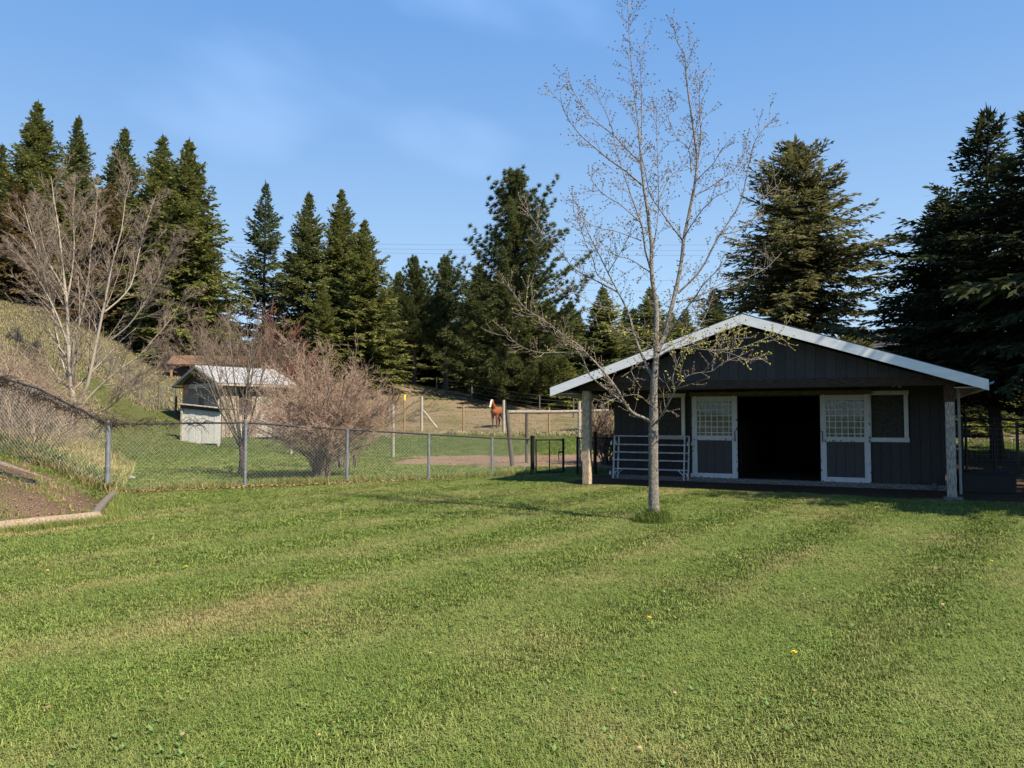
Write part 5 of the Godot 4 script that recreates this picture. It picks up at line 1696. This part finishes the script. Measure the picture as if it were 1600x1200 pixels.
func build_grass() -> void:
	var rng := RandomNumberGenerator.new()
	rng.seed = 101
	var gm := tinted(0.7, 0.22)
	var green := [Color(0.122, 0.184, 0.037), Color(0.148, 0.204, 0.042), Color(0.097, 0.160, 0.034), Color(0.182, 0.225, 0.058)]
	var straw := Color(0.34, 0.29, 0.13)
	var tx: Array[Array] = [[], [], []]
	var tc: Array[PackedColorArray] = [PackedColorArray(), PackedColorArray(), PackedColorArray()]
	var Z := 2.9
	while Z < 22.5:
		var dz := 0.3
		var half := 0.70 * Z + 1.2
		var dens := 1700.0 if Z < 5.5 else (1100.0 if Z < 8 else (640.0 if Z < 12 else 360.0))
		var n := int(dens * dz * half * 2.0)
		for k in n:
			var x := (rng.randf() * 2.0 - 1.0) * half
			var zz := Z + rng.randf() * dz
			if surface(x, zz) != "lawn": continue
			var dry := lawn_dry(x, zz)
			var c: Color = green[rng.randi() % 4]
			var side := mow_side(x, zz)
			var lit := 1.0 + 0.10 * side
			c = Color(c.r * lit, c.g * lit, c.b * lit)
			c = c.lerp(straw, clampf(dry * 0.85 + (rng.randf() - 0.5) * 0.25, 0.0, 0.9))
			var s := (0.75 + 0.5 * rng.randf()) * (1.0 if Z < 8 else 1.2) * (1.15 - 0.45 * dry)
			var lush := patchy.get_noise_2d(x * 2.4 + 70.0, zz * 2.4)
			s *= 1.0 + 0.35 * lush
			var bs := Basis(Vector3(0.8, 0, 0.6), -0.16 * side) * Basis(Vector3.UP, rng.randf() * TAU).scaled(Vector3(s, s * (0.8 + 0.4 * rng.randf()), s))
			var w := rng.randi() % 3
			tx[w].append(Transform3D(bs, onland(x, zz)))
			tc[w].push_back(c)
		Z += dz
	for w in 3:
		var o := scatter("lawn_grass", tuft(200 + w, 12, 0.030, 0.0040, 0.080, 1.0), gm, tx[w], tc[w])
		tag(o, "short mown green grass blades of the lawn", "grass", "lawn grass")
	# the paddock, the bank and the hill
	var rx: Array[Array] = [[], [], []]
	var rc: Array[PackedColorArray] = [PackedColorArray(), PackedColorArray(), PackedColorArray()]
	for k in 150000:
		var zz := 15.0 + 50.0 * pow(rng.randf(), 1.6)
		var x := (rng.randf() * 2.0 - 1.0) * (0.72 * zz)
		var kind := surface(x, zz)
		var p := patchy.get_noise_2d(x, zz)
		var c: Color
		var s := 1.0
		var w := 0
		match kind:
			"paddock":
				c = (green[rng.randi() % 4] as Color) * 0.92
				if rng.randf() < 0.12: c = straw
				s = 0.8 + 0.5 * rng.randf() + 0.5 * maxf(0.0, p)
				if zz > 34 and rng.randf() < 0.4: continue
			"bank":
				c = straw * (0.7 + 0.5 * rng.randf()) if rng.randf() < clampf(0.88 - p, 0.3, 0.98) else (green[rng.randi() % 4] as Color)
				s = 0.9 + 1.1 * rng.randf()
				w = 1
			"hillside":
				if zz > 64: continue
				c = Color(0.33, 0.285, 0.175) * (0.7 + 0.5 * rng.randf()) if rng.randf() < 0.8 else (green[rng.randi() % 4] as Color).lerp(straw, 0.35)
				s = 1.0 + 0.9 * rng.randf()
				w = 2
			"horse_paddock":
				if rng.randf() < 0.9: continue
				c = straw * 0.9 if rng.randf() < 0.5 else (green[rng.randi() % 4] as Color)
				w = 2
			"garden_bed":
				if p < 0.0 or rng.randf() < 0.4: continue
				c = (green[rng.randi() % 4] as Color)
				s = 0.6 + 0.5 * rng.randf()
			_: continue
		c.a = 1.0
		var bs := Basis(Vector3.UP, rng.randf() * TAU).scaled(Vector3(s, s * (0.75 + 0.5 * rng.randf()), s))
		rx[w].append(Transform3D(bs, onland(x, zz)))
		rc[w].push_back(c)
	for k in 9000:   # extra rank growth on the near bank
		var zz := 11.0 + 9.0 * rng.randf()
		var edge := -6.5 - 0.45 * (zz - 12.0)
		var x := edge - 4.2 * rng.randf()
		if surface(x, zz) != "bank": continue
		var p := patchy.get_noise_2d(x, zz)
		var c: Color = straw * (0.7 + 0.55 * rng.randf()) if rng.randf() < clampf(0.85 - p, 0.3, 0.97) else (green[rng.randi() % 4] as Color)
		c.a = 1.0
		var s := 0.8 + 1.3 * rng.randf()
		rx[1].append(Transform3D(Basis(Vector3.UP, rng.randf() * TAU).scaled(Vector3(s, s, s)), onland(x, zz)))
		rc[1].push_back(c)
	tag(scatter("paddock_grass", tuft(210, 14, 0.065, 0.008, 0.26, 1.0), gm, rx[0], rc[0]), "green grass growing in the paddock beyond the fence", "grass")
	tag(scatter("bank_grass", tuft(211, 14, 0.16, 0.006, 0.18, 0.8), gm, rx[1], rc[1]), "tall straw and green grass on the bank at the left", "grass")
	tag(scatter("hill_grass", tuft(212, 14, 0.10, 0.014, 0.5, 1.1), gm, rx[2], rc[2]), "dry tufted grass on the hillside and horse paddock", "grass")
	# rank grass: a collar round the maple's foot, and along the fence
	var ex: Array = []
	var ec := PackedColorArray()
	var tree := spot(1023, 815, 11.9)
	for k in 520:
		var az := rng.randf() * TAU
		var r := 0.09 + 0.26 * pow(rng.randf(), 1.5)
		var x := tree.x + cos(az) * r
		var zz := 11.9 + sin(az) * r
		var s := (0.75 + 0.5 * rng.randf()) * (1.15 - r * 1.8)
		ex.append(Transform3D(Basis(Vector3.UP, rng.randf() * TAU).scaled(Vector3(s, s, s)), Vector3(x, 0, -zz)))
		ec.push_back((green[rng.randi() % 4] as Color).lerp(straw, 0.4 if rng.randf() < 0.15 else 0.0))
	for k in 2400:
		var x := -8.7 + 9.4 * rng.randf()
		var zz := fence_z(x) + (rng.randf() - 0.5) * 0.5
		var dens := 0.35 + patchy.get_noise_2d(x * 2.0, 3.0)
		if rng.randf() > dens + 0.25: continue
		var s := 0.35 + 0.75 * rng.randf()
		ex.append(Transform3D(Basis(Vector3.UP, rng.randf() * TAU).scaled(Vector3(s, s, s)), onland(x, zz)))
		ec.push_back((green[rng.randi() % 4] as Color).lerp(straw, 0.8 if rng.randf() < 0.45 else 0.1))
	for k in 3200:   # weeds over the garden soil
		var zz := 10.3 + 5.7 * rng.randf()
		var x := -6.6 - 0.45 * absf(zz - 12.0) - 3.6 * rng.randf()
		if surface(x, zz) != "garden_bed" or patchy.get_noise_2d(x * 3.0, zz * 3.0) < -0.02: continue
		var s := 0.12 + 0.35 * rng.randf()
		ex.append(Transform3D(Basis(Vector3.UP, rng.randf() * TAU).scaled(Vector3(s * 1.6, s, s * 1.6)), onland(x, zz)))
		ec.push_back((green[rng.randi() % 4] as Color).lerp(straw, 0.8 if rng.randf() < 0.35 else 0.1))
	for k in 900:   # beside the logs
		var t := rng.randf()
		var a := Vector2(-7.3, 10.7).lerp(Vector2(-6.45, 12.1), t) if k % 2 else Vector2(-6.45, 12.1).lerp(Vector2(-8.3, 15.9), t)
		var x := a.x + 0.12 + 0.3 * rng.randf()
		var zz := a.y + (rng.randf() - 0.5) * 0.3
		var s := 0.2 + 0.45 * rng.randf()
		ex.append(Transform3D(Basis(Vector3.UP, rng.randf() * TAU).scaled(Vector3(s, s, s)), onland(x, zz)))
		ec.push_back((green[rng.randi() % 4] as Color).lerp(straw, 0.8 if rng.randf() < 0.15 else 0.1))
	tag(scatter("rank_grass", tuft(213, 9, 0.24, 0.007, 0.10, 0.55), gm, ex, ec), "unmown taller grass round the maple's foot, the fence and the logs", "grass")
	# broad weeds in the turf
	var wb := MB.new()
	for q in 7:
		var a := TAU * q / 7.0 + 0.3 * (q % 2)
		var d := Vector3(cos(a), 0.5 + 0.25 * (q % 3), sin(a)).normalized()
		var v := 0.8 + 0.12 * (q % 4)
		wb.col = Color(v, v, v)
		wb.kite(Vector3(0, 0.008, 0), d * (0.042 + 0.008 * (q % 3)), Vector3(-sin(a), 0, cos(a)) * 0.011)
	var bx: Array = []
	var bc := PackedColorArray()
	var k2 := 0
	while k2 < 2600:
		k2 += 1
		var zz := 3.0 + 15.0 * pow(rng.randf(), 1.4)
		var x := (rng.randf() * 2.0 - 1.0) * (0.70 * zz + 1.0)
		if surface(x, zz) != "lawn" or patchy.get_noise_2d(x * 2.0 + 31.0, zz * 2.0) < 0.05: continue
		var s := 0.3 + 0.45 * rng.randf()
		bx.append(Transform3D(Basis(Vector3.UP, rng.randf() * TAU).scaled(Vector3.ONE * s), onland(x, zz, 0.012)))
		var v := 0.8 + 0.5 * rng.randf()
		bc.push_back(Color(0.11 * v, 0.175 * v, 0.048 * v))
	tag(scatter("lawn_weeds", wb.mesh(), gm, bx, bc), "broad leaved weeds growing here and there in the lawn", "weeds")
	# fallen leaves and chips
	var lb := MB.new()
	lb.quad(Vector3(-0.03, 0, -0.02), Vector3(-0.025, 0.012, 0.022), Vector3(0.03, 0.004, 0.02), Vector3(0.028, 0.015, -0.018))
	var lx: Array = []
	var lc := PackedColorArray()
	for k in 5430:
		var x: float
		var zz: float
		var y := 0.012
		if k < 2600:
			x = -8.5 + 5.2 * rng.randf() * (0.5 + 0.5 * rng.randf()) * 1.4
			zz = fence_z(x) + 0.05 + (rng.randf() - 0.65) * 0.75
		elif k < 4000:
			zz = 10.5 + 5.5 * rng.randf()
			x = -6.6 - 0.45 * (zz - 12.0) - 3.5 * rng.randf()
			if surface(x, zz) != "garden_bed": continue
		elif k >= 5200:   # a few blown over the lawn
			zz = 3.5 + 14.0 * rng.randf()
			x = (rng.randf() * 2.0 - 1.0) * 0.7 * zz
			y = 0.03
			if surface(x, zz) != "lawn": continue
		else:
			x = -5.0 + 11.0 * rng.randf()
			zz = 24.5 + 7.5 * rng.randf()
			if surface(x, zz) != "bare_patch": continue
		var s := (0.4 + 0.7 * rng.randf()) * (0.6 if k >= 2600 and k < 4000 else (0.42 if k >= 5200 else 1.0))
		lx.append(Transform3D((Basis(Vector3.UP, rng.randf() * TAU) * Basis(Vector3(1, 0, 0), (rng.randf() - 0.5) * 1.2)).scaled(Vector3.ONE * s), onland(x, zz, y + 0.03 * rng.randf())))
		var v := 0.6 + 0.6 * rng.randf()
		lc.push_back(Color(0.30 * v, 0.19 * v, (0.09 + 0.04 * rng.randf()) * v))
	tag(scatter("leaf_litter", lb.mesh(), tinted(0.9), lx, lc), "dry brown fallen leaves and chips along the fence and on the soil", "leaf litter")

# ---------------------------------------------------------------- small things
func build_small_things() -> void:
	var rng := RandomNumberGenerator.new()
	rng.seed = 55
	var log_m := mat(lin(0.36, 0.275, 0.19), 0.85, 0.0, grain(17, 0.03, 0.65, 1.0, 512, 5, 1.5), Vector3(1.6, 1.6, 1.6), grain(18, 0.04, 0.0, 1.0), 0.5)
	var grey_log := mat(lin(0.31, 0.265, 0.21), 0.9, 0.0, grain(17, 0.03, 0.4, 1.0, 512, 5, 1.7), Vector3(2.5, 2.5, 2.5), grain(18, 0.04, 0.0, 1.0), 0.6)
	var lay := func(pts: Array, r: float, m: Material, label: String) -> void:
		var p := PackedVector3Array()
		for q in pts: p.push_back(q)
		p = rounded(p, 4)
		var at := p[0]
		var rr := PackedFloat32Array()
		for i in p.size():
			p[i] -= at
			rr.push_back(r * (1.0 - 0.12 * i / p.size()))
		var b := MB.new()
		b.tube(p, rr, 12, true, 0.05, int(r * 100))
		var o := put("edging_log", b.mesh(), m)
		o.position = at
		tag(o, label, "log", "logs edging the garden bed")
	lay.call([Vector3(-7.75, 0.05, -9.9), Vector3(-7.22, 0.07, -10.85), Vector3(-6.85, 0.07, -11.45), Vector3(-6.5, 0.06, -12.15)], 0.085, log_m, "pale brown edging log along the lawn at the left")
	lay.call([Vector3(-6.62, 0.05, -12.25), Vector3(-7.4, 0.06, -14.0), Vector3(-8.15, 0.05, -15.8)], 0.075, grey_log, "grey edging log running from the lawn corner to the fence post")
	var u0 := spot(-30, 716, 14.4)
	var u1 := spot(60, 748, 15.0)
	var u2 := spot(138, 775, 15.5)
	lay.call([u0, u1, u2], 0.085, grey_log, "upper grey log lying up the slope behind the garden soil")
	# dark ground cloth showing through the soil
	var cl := MB.new()
	for i in 4:
		for j in 3:
			var f := func(a: int, b: int) -> Vector3:
				return onland(-9.0 + a * 0.15 + 0.06 * sin(b * 2.6), 13.3 + b * 0.17 + 0.05 * sin(a * 3.1), 0.02 + 0.05 * sin(a * 2.7 + b * 1.9))
			cl.quad(f.call(i, j), f.call(i, j + 1), f.call(i + 1, j + 1), f.call(i + 1, j))
	tag(put("ground_cloth", cl.mesh(), mat(lin(0.03, 0.03, 0.034), 0.8)), "crumpled dark ground cloth on the garden soil below the upper log", "cloth")
	# a few stones near the bare tree
	var sn := 0
	for e in [[190, 694, 20.5, 0.16], [172, 690, 21.0, 0.13], [206, 697, 20.0, 0.10]]:
		var b := MB.new()
		var at := spot(e[0], e[1], e[2])
		at.y = gh(at.x, e[2])
		var r: float = e[3]
		b.tube(PackedVector3Array([Vector3(-r * 1.2, 0, 0), Vector3(-r * 0.8, r * 0.3, 0), Vector3(0, r * 0.42, 0.02), Vector3(r * 0.8, r * 0.25, 0), Vector3(r * 1.1, 0, 0)]), PackedFloat32Array([r * 0.2, r * 0.65, r * 0.8, r * 0.6, r * 0.15]), 7, true, 0.2, sn)
		var o := put("stone", b.mesh(), mat(lin(0.38, 0.35, 0.31), 0.9, 0.0, grain(19, 0.03, 0.55, 1.0, 512, 6, 1.7), Vector3.ONE * 2))
		o.position = at
		tag(o, ["largest pale stone in the grass left of the fence's corner post", "middle sized pale stone nearest the bare tree's trunk", "smallest pale stone close to the fence's corner post"][sn], "stone", "stones by the bare tree")
		sn += 1
	# dandelions
	var heads := [[32, 812, 10.9, 0.16, "taller double dandelion on the garden soil by the edging log"], [1019, 976, 0.0, 0.05, "dandelion in the mid lawn below the maple trunk"], [1239, 1030, 0.0, 0.05, "dandelion nearest the camera, right of the middle"], [71, 900, 0.0, 0.05, "dandelion at the lawn's left edge below the log"], [1143, 825, 0.0, 0.06, "dandelion right of the maple's foot"], [1552, 884, 0.0, 0.05, "dandelion at the lawn's right edge"], [293, 892, 0.0, 0.045, "tiny dandelion in the lawn below the corner post"]]
	var yellow := mat(lin(0.80, 0.58, 0.015), 0.7)
	var stalk := mat(lin(0.14, 0.19, 0.05), 0.7)
	for e in heads:
		var Z: float = e[2]
		if Z == 0.0:
			var v: float = (e[1] - 600.0) / FOCAL
			Z = EYE / tan(atan(v) - PITCH)
		var at := spot(e[0], e[1], Z)
		at.y = gh(at.x, Z)
		var D := thing("dandelion", e[4], "dandelion", at, rng.randf() * TAU, "dandelions in the lawn")
		for k in (2 if e[3] > 0.1 else 1):
			var tip := Vector3(0.05 * k, float(e[3]) - 0.03 * k, 0.02)
			var b := MB.new()
			b.bar(Vector3(0.01 * k, 0, 0), tip, 0.0025, 5)
			put("stalk", b.mesh(), stalk, D)
			b = MB.new()
			for ring in 3:
				for q in 12:
					var a := TAU * (q + 0.5 * ring) / 12.0
					var up := 0.25 + 0.55 * ring
					var d := Vector3(cos(a), up, sin(a)).normalized()
					var s := Vector3(-sin(a), 0, cos(a)) * 0.0045
					b.kite(tip, tip + d * (0.024 - 0.004 * ring), s)
			put("flower_head", b.mesh(), yellow, D)
		var lf := MB.new()
		for q in 6:
			var a := TAU * q / 6.0
			var d := Vector3(cos(a), 0.25, sin(a))
			lf.kite(Vector3(0, 0.005, 0), d * 0.08, Vector3(-sin(a), 0, cos(a)) * 0.011)
		put("leaves", lf.mesh(), stalk, D)

# ---------------------------------------------------------------- the horse
# a skin round tapered bones, meshed as surface nets
func skin(bones: Array, cell: float, k: float, paint: Callable) -> ArrayMesh:
	var lo := Vector3(1e9, 1e9, 1e9)
	var hi := -lo
	for b in bones:
		for e in 2:
			var r := Vector3.ONE * (float(b[2 + e]) + k + cell * 2)
			lo = lo.min((b[e] as Vector3) - r)
			hi = hi.max((b[e] as Vector3) + r)
	var n := Vector3i(((hi - lo) / cell).ceil()) + Vector3i.ONE
	var f := PackedFloat32Array()
	f.resize(n.x * n.y * n.z)
	f.fill(1.0)
	for b in bones:
		var p: Vector3 = b[0]
		var q: Vector3 = b[1]
		var ra: float = b[2]
		var rb: float = b[3]
		var pad := Vector3.ONE * (maxf(ra, rb) + k * 1.5 + cell)
		var i0 := Vector3i(((p.min(q) - pad - lo) / cell).floor()).max(Vector3i.ZERO)
		var i1 := Vector3i(((p.max(q) + pad - lo) / cell).ceil()).min(n - Vector3i.ONE)
		var pq := q - p
		var l2 := maxf(pq.length_squared(), 1e-6)
		for z in range(i0.z, i1.z + 1):
			for y in range(i0.y, i1.y + 1):
				for x in range(i0.x, i1.x + 1):
					var w := lo + Vector3(x, y, z) * cell
					var t := clampf((w - p).dot(pq) / l2, 0.0, 1.0)
					var d := w.distance_to(p + pq * t) - lerpf(ra, rb, t)
					var at := (z * n.y + y) * n.x + x
					var h := maxf(k - absf(f[at] - d), 0.0) / k
					f[at] = minf(f[at], d) - h * h * k * 0.25
	var m := MB.new()
	var ids := {}
	for z in n.z - 1:
		for y in n.y - 1:
			for x in n.x - 1:
				var at := (z * n.y + y) * n.x + x
				var neg := 0
				var c := PackedFloat32Array()
				for e in 8:
					var v := f[at + (e & 1) + ((e >> 1) & 1) * n.x + (e >> 2) * n.x * n.y]
					c.push_back(v)
					if v < 0: neg += 1
				if neg == 0 or neg == 8: continue
				var s := Vector3.ZERO
				var cnt := 0
				for e in 8:
					for ax in 3:
						var g := e | (1 << ax)
						if g == e or (c[e] < 0) == (c[g] < 0): continue
						var t := c[e] / (c[e] - c[g])
						var u := Vector3(e & 1, (e >> 1) & 1, e >> 2)
						u[ax] += t
						s += u
						cnt += 1
				var pos := lo + (Vector3(x, y, z) + s / cnt) * cell
				var gr := Vector3(c[1] + c[3] + c[5] + c[7] - c[0] - c[2] - c[4] - c[6], c[2] + c[3] + c[6] + c[7] - c[0] - c[1] - c[4] - c[5], c[4] + c[5] + c[6] + c[7] - c[0] - c[1] - c[2] - c[3]).normalized()
				ids[at] = m.v.size()
				m.v.push_back(pos); m.n.push_back(gr); m.c.push_back(paint.call(pos, gr))
	var st := [1, n.x, n.x * n.y]
	for at in ids:
		for ax in 3:
			var a1: int = st[(ax + 1) % 3]
			var a2: int = st[(ax + 2) % 3]
			if (f[at] < 0) == (f[at + st[ax]] < 0): continue
			if not (ids.has(at - a1) and ids.has(at - a2) and ids.has(at - a1 - a2)): continue
			var q := [ids[at], ids[at - a1], ids[at - a1 - a2], ids[at - a2]]
			if f[at] < 0: q.reverse()
			m.ix.append_array(PackedInt32Array([q[0], q[1], q[2], q[0], q[2], q[3]]))
	return m.mesh()

func build_horse() -> void:
	var Z := 47.0
	var a := spot(777, 670, Z)
	var T := thing("horse", "chestnut horse with a white blaze standing alert in the far paddock", "horse", onland(a.x, Z, -0.01), deg_to_rad(-112))
	T.scale = Vector3.ONE * 0.84
	var B := []
	var bn := func(p: Vector3, q: Vector3, r0: float, r1: float) -> void: B.append([p, q, r0, r1])
	bn.call(Vector3(-0.50, 1.20, 0), Vector3(0.35, 1.20, 0), 0.31, 0.31)
	bn.call(Vector3(-0.70, 1.24, 0.08), Vector3(-0.45, 1.25, 0.06), 0.24, 0.27)
	bn.call(Vector3(-0.70, 1.24, -0.08), Vector3(-0.45, 1.25, -0.06), 0.24, 0.27)
	bn.call(Vector3(0.35, 1.25, 0), Vector3(0.58, 1.18, 0), 0.29, 0.24)
	bn.call(Vector3(0.30, 1.38, 0), Vector3(0.45, 1.42, 0), 0.16, 0.16)
	bn.call(Vector3(0.52, 1.36, 0), Vector3(0.98, 1.86, 0), 0.20, 0.115)
	bn.call(Vector3(0.98, 1.90, 0), Vector3(1.12, 1.76, 0), 0.105, 0.10)
	bn.call(Vector3(1.12, 1.76, 0), Vector3(1.32, 1.50, 0), 0.085, 0.062)
	for s in [-1.0, 1.0]:
		bn.call(Vector3(0.95, 1.97, 0.055 * s), Vector3(0.965, 2.08, 0.07 * s), 0.03, 0.012)
		bn.call(Vector3(0.45, 1.10, 0.17 * s), Vector3(0.46, 0.80, 0.16 * s), 0.14, 0.085)
		bn.call(Vector3(0.46, 0.80, 0.16 * s), Vector3(0.47, 0.52, 0.155 * s), 0.08, 0.058)
		bn.call(Vector3(0.47, 0.52, 0.155 * s), Vector3(0.46, 0.16, 0.155 * s), 0.052, 0.042)
		bn.call(Vector3(0.46, 0.16, 0.155 * s), Vector3(0.50, 0.05, 0.155 * s), 0.045, 0.058)
		bn.call(Vector3(-0.66, 1.15, 0.17 * s), Vector3(-0.50, 0.88, 0.18 * s), 0.20, 0.13)
		bn.call(Vector3(-0.50, 0.88, 0.18 * s), Vector3(-0.76, 0.58, 0.16 * s), 0.12, 0.065)
		bn.call(Vector3(-0.76, 0.58, 0.16 * s), Vector3(-0.72, 0.17, 0.155 * s), 0.058, 0.044)
		bn.call(Vector3(-0.72, 0.17, 0.155 * s), Vector3(-0.68, 0.05, 0.155 * s), 0.046, 0.06)
	var paint := func(p: Vector3, n: Vector3) -> Color:
		if p.x > 0.98 and absf(p.z) < 0.055 and p.y > 1.46 and (n.x + n.y * 0.7) > 0.45: return Color(0.80, 0.76, 0.70)
		if p.y < 0.10: return Color(0.06, 0.05, 0.04)
		var t := smoothstep(0.35, 0.85, p.y)
		return Color(0.07, 0.032, 0.02).lerp(Color(0.215, 0.072, 0.030), t)
	var hm := tinted(0.55)
	hm.cull_mode = BaseMaterial3D.CULL_BACK
	put("body", skin(B, 0.032, 0.09, paint), hm, T)
	var dark := mat(lin(0.12, 0.045, 0.025), 0.7)
	var mane := MB.new()
	var rng := RandomNumberGenerator.new()
	rng.seed = 2
	for k in 60:
		var t := k / 59.0
		var p := Vector3(0.42, 1.50, 0).lerp(Vector3(0.93, 2.0, 0), t)
		mane.kite(p, p + Vector3(-0.05 + 0.1 * rng.randf(), -0.22 - 0.1 * rng.randf(), 0.16), Vector3(0.02, 0.01, 0))
	put("mane", mane.mesh(), dark, T)
	var tail := MB.new()
	tail.tube(PackedVector3Array([Vector3(-0.90, 1.38, 0), Vector3(-1.02, 1.25, 0), Vector3(-1.06, 0.95, 0.01), Vector3(-1.02, 0.55, 0.02)]), PackedFloat32Array([0.04, 0.06, 0.085, 0.015]), 8, true, 0.15)
	put("tail", tail.mesh(), dark, T)
	for s in [-1.0, 1.0]:
		var e := MB.new()
		e.bud(Vector3(1.08, 1.86, 0.095 * s), Vector3(0.6, -0.4, 0.3 * s).normalized(), 0.02, 0.022)
		put("eye", e.mesh(), mat(Color(0.02, 0.015, 0.01), 0.2), T)

# ---------------------------------------------------------------- overhead wires
func build_wires() -> void:
	var m := mat(lin(0.07, 0.075, 0.085), 0.6)
	for e in [[374, 383, 376, 88.0, "topmost thin power line across the sky behind the trees"], [380, 391, 390, 88.5, "second thin power line, just below the topmost"], [386, 398, 402, 89.0, "third thin power line, lowest of the upper three"], [434, 437, 448, 92.0, "upper of the two low power lines near the treetops"], [441, 452, 484, 92.5, "lower of the two low power lines near the treetops"]]:
		var Z: float = e[3]
		var a := spot(-300, e[0] - 10, Z)
		var c := spot(2000, e[2] - 8, Z)
		var mid := spot(800, e[1], Z)
		var p := PackedVector3Array()
		var r := PackedFloat32Array()
		for k in 25:
			var t := k / 24.0
			var q := a.lerp(c, t)
			q.y += (mid.y - (a.y + c.y) * 0.5) * 4.0 * t * (1.0 - t)
			p.push_back(q)
			r.push_back(0.010)
		var b := MB.new()
		b.tube(p, r, 4, false)
		tag(put("power_line", b.mesh(), m), e[4], "power line", "power lines across the sky")
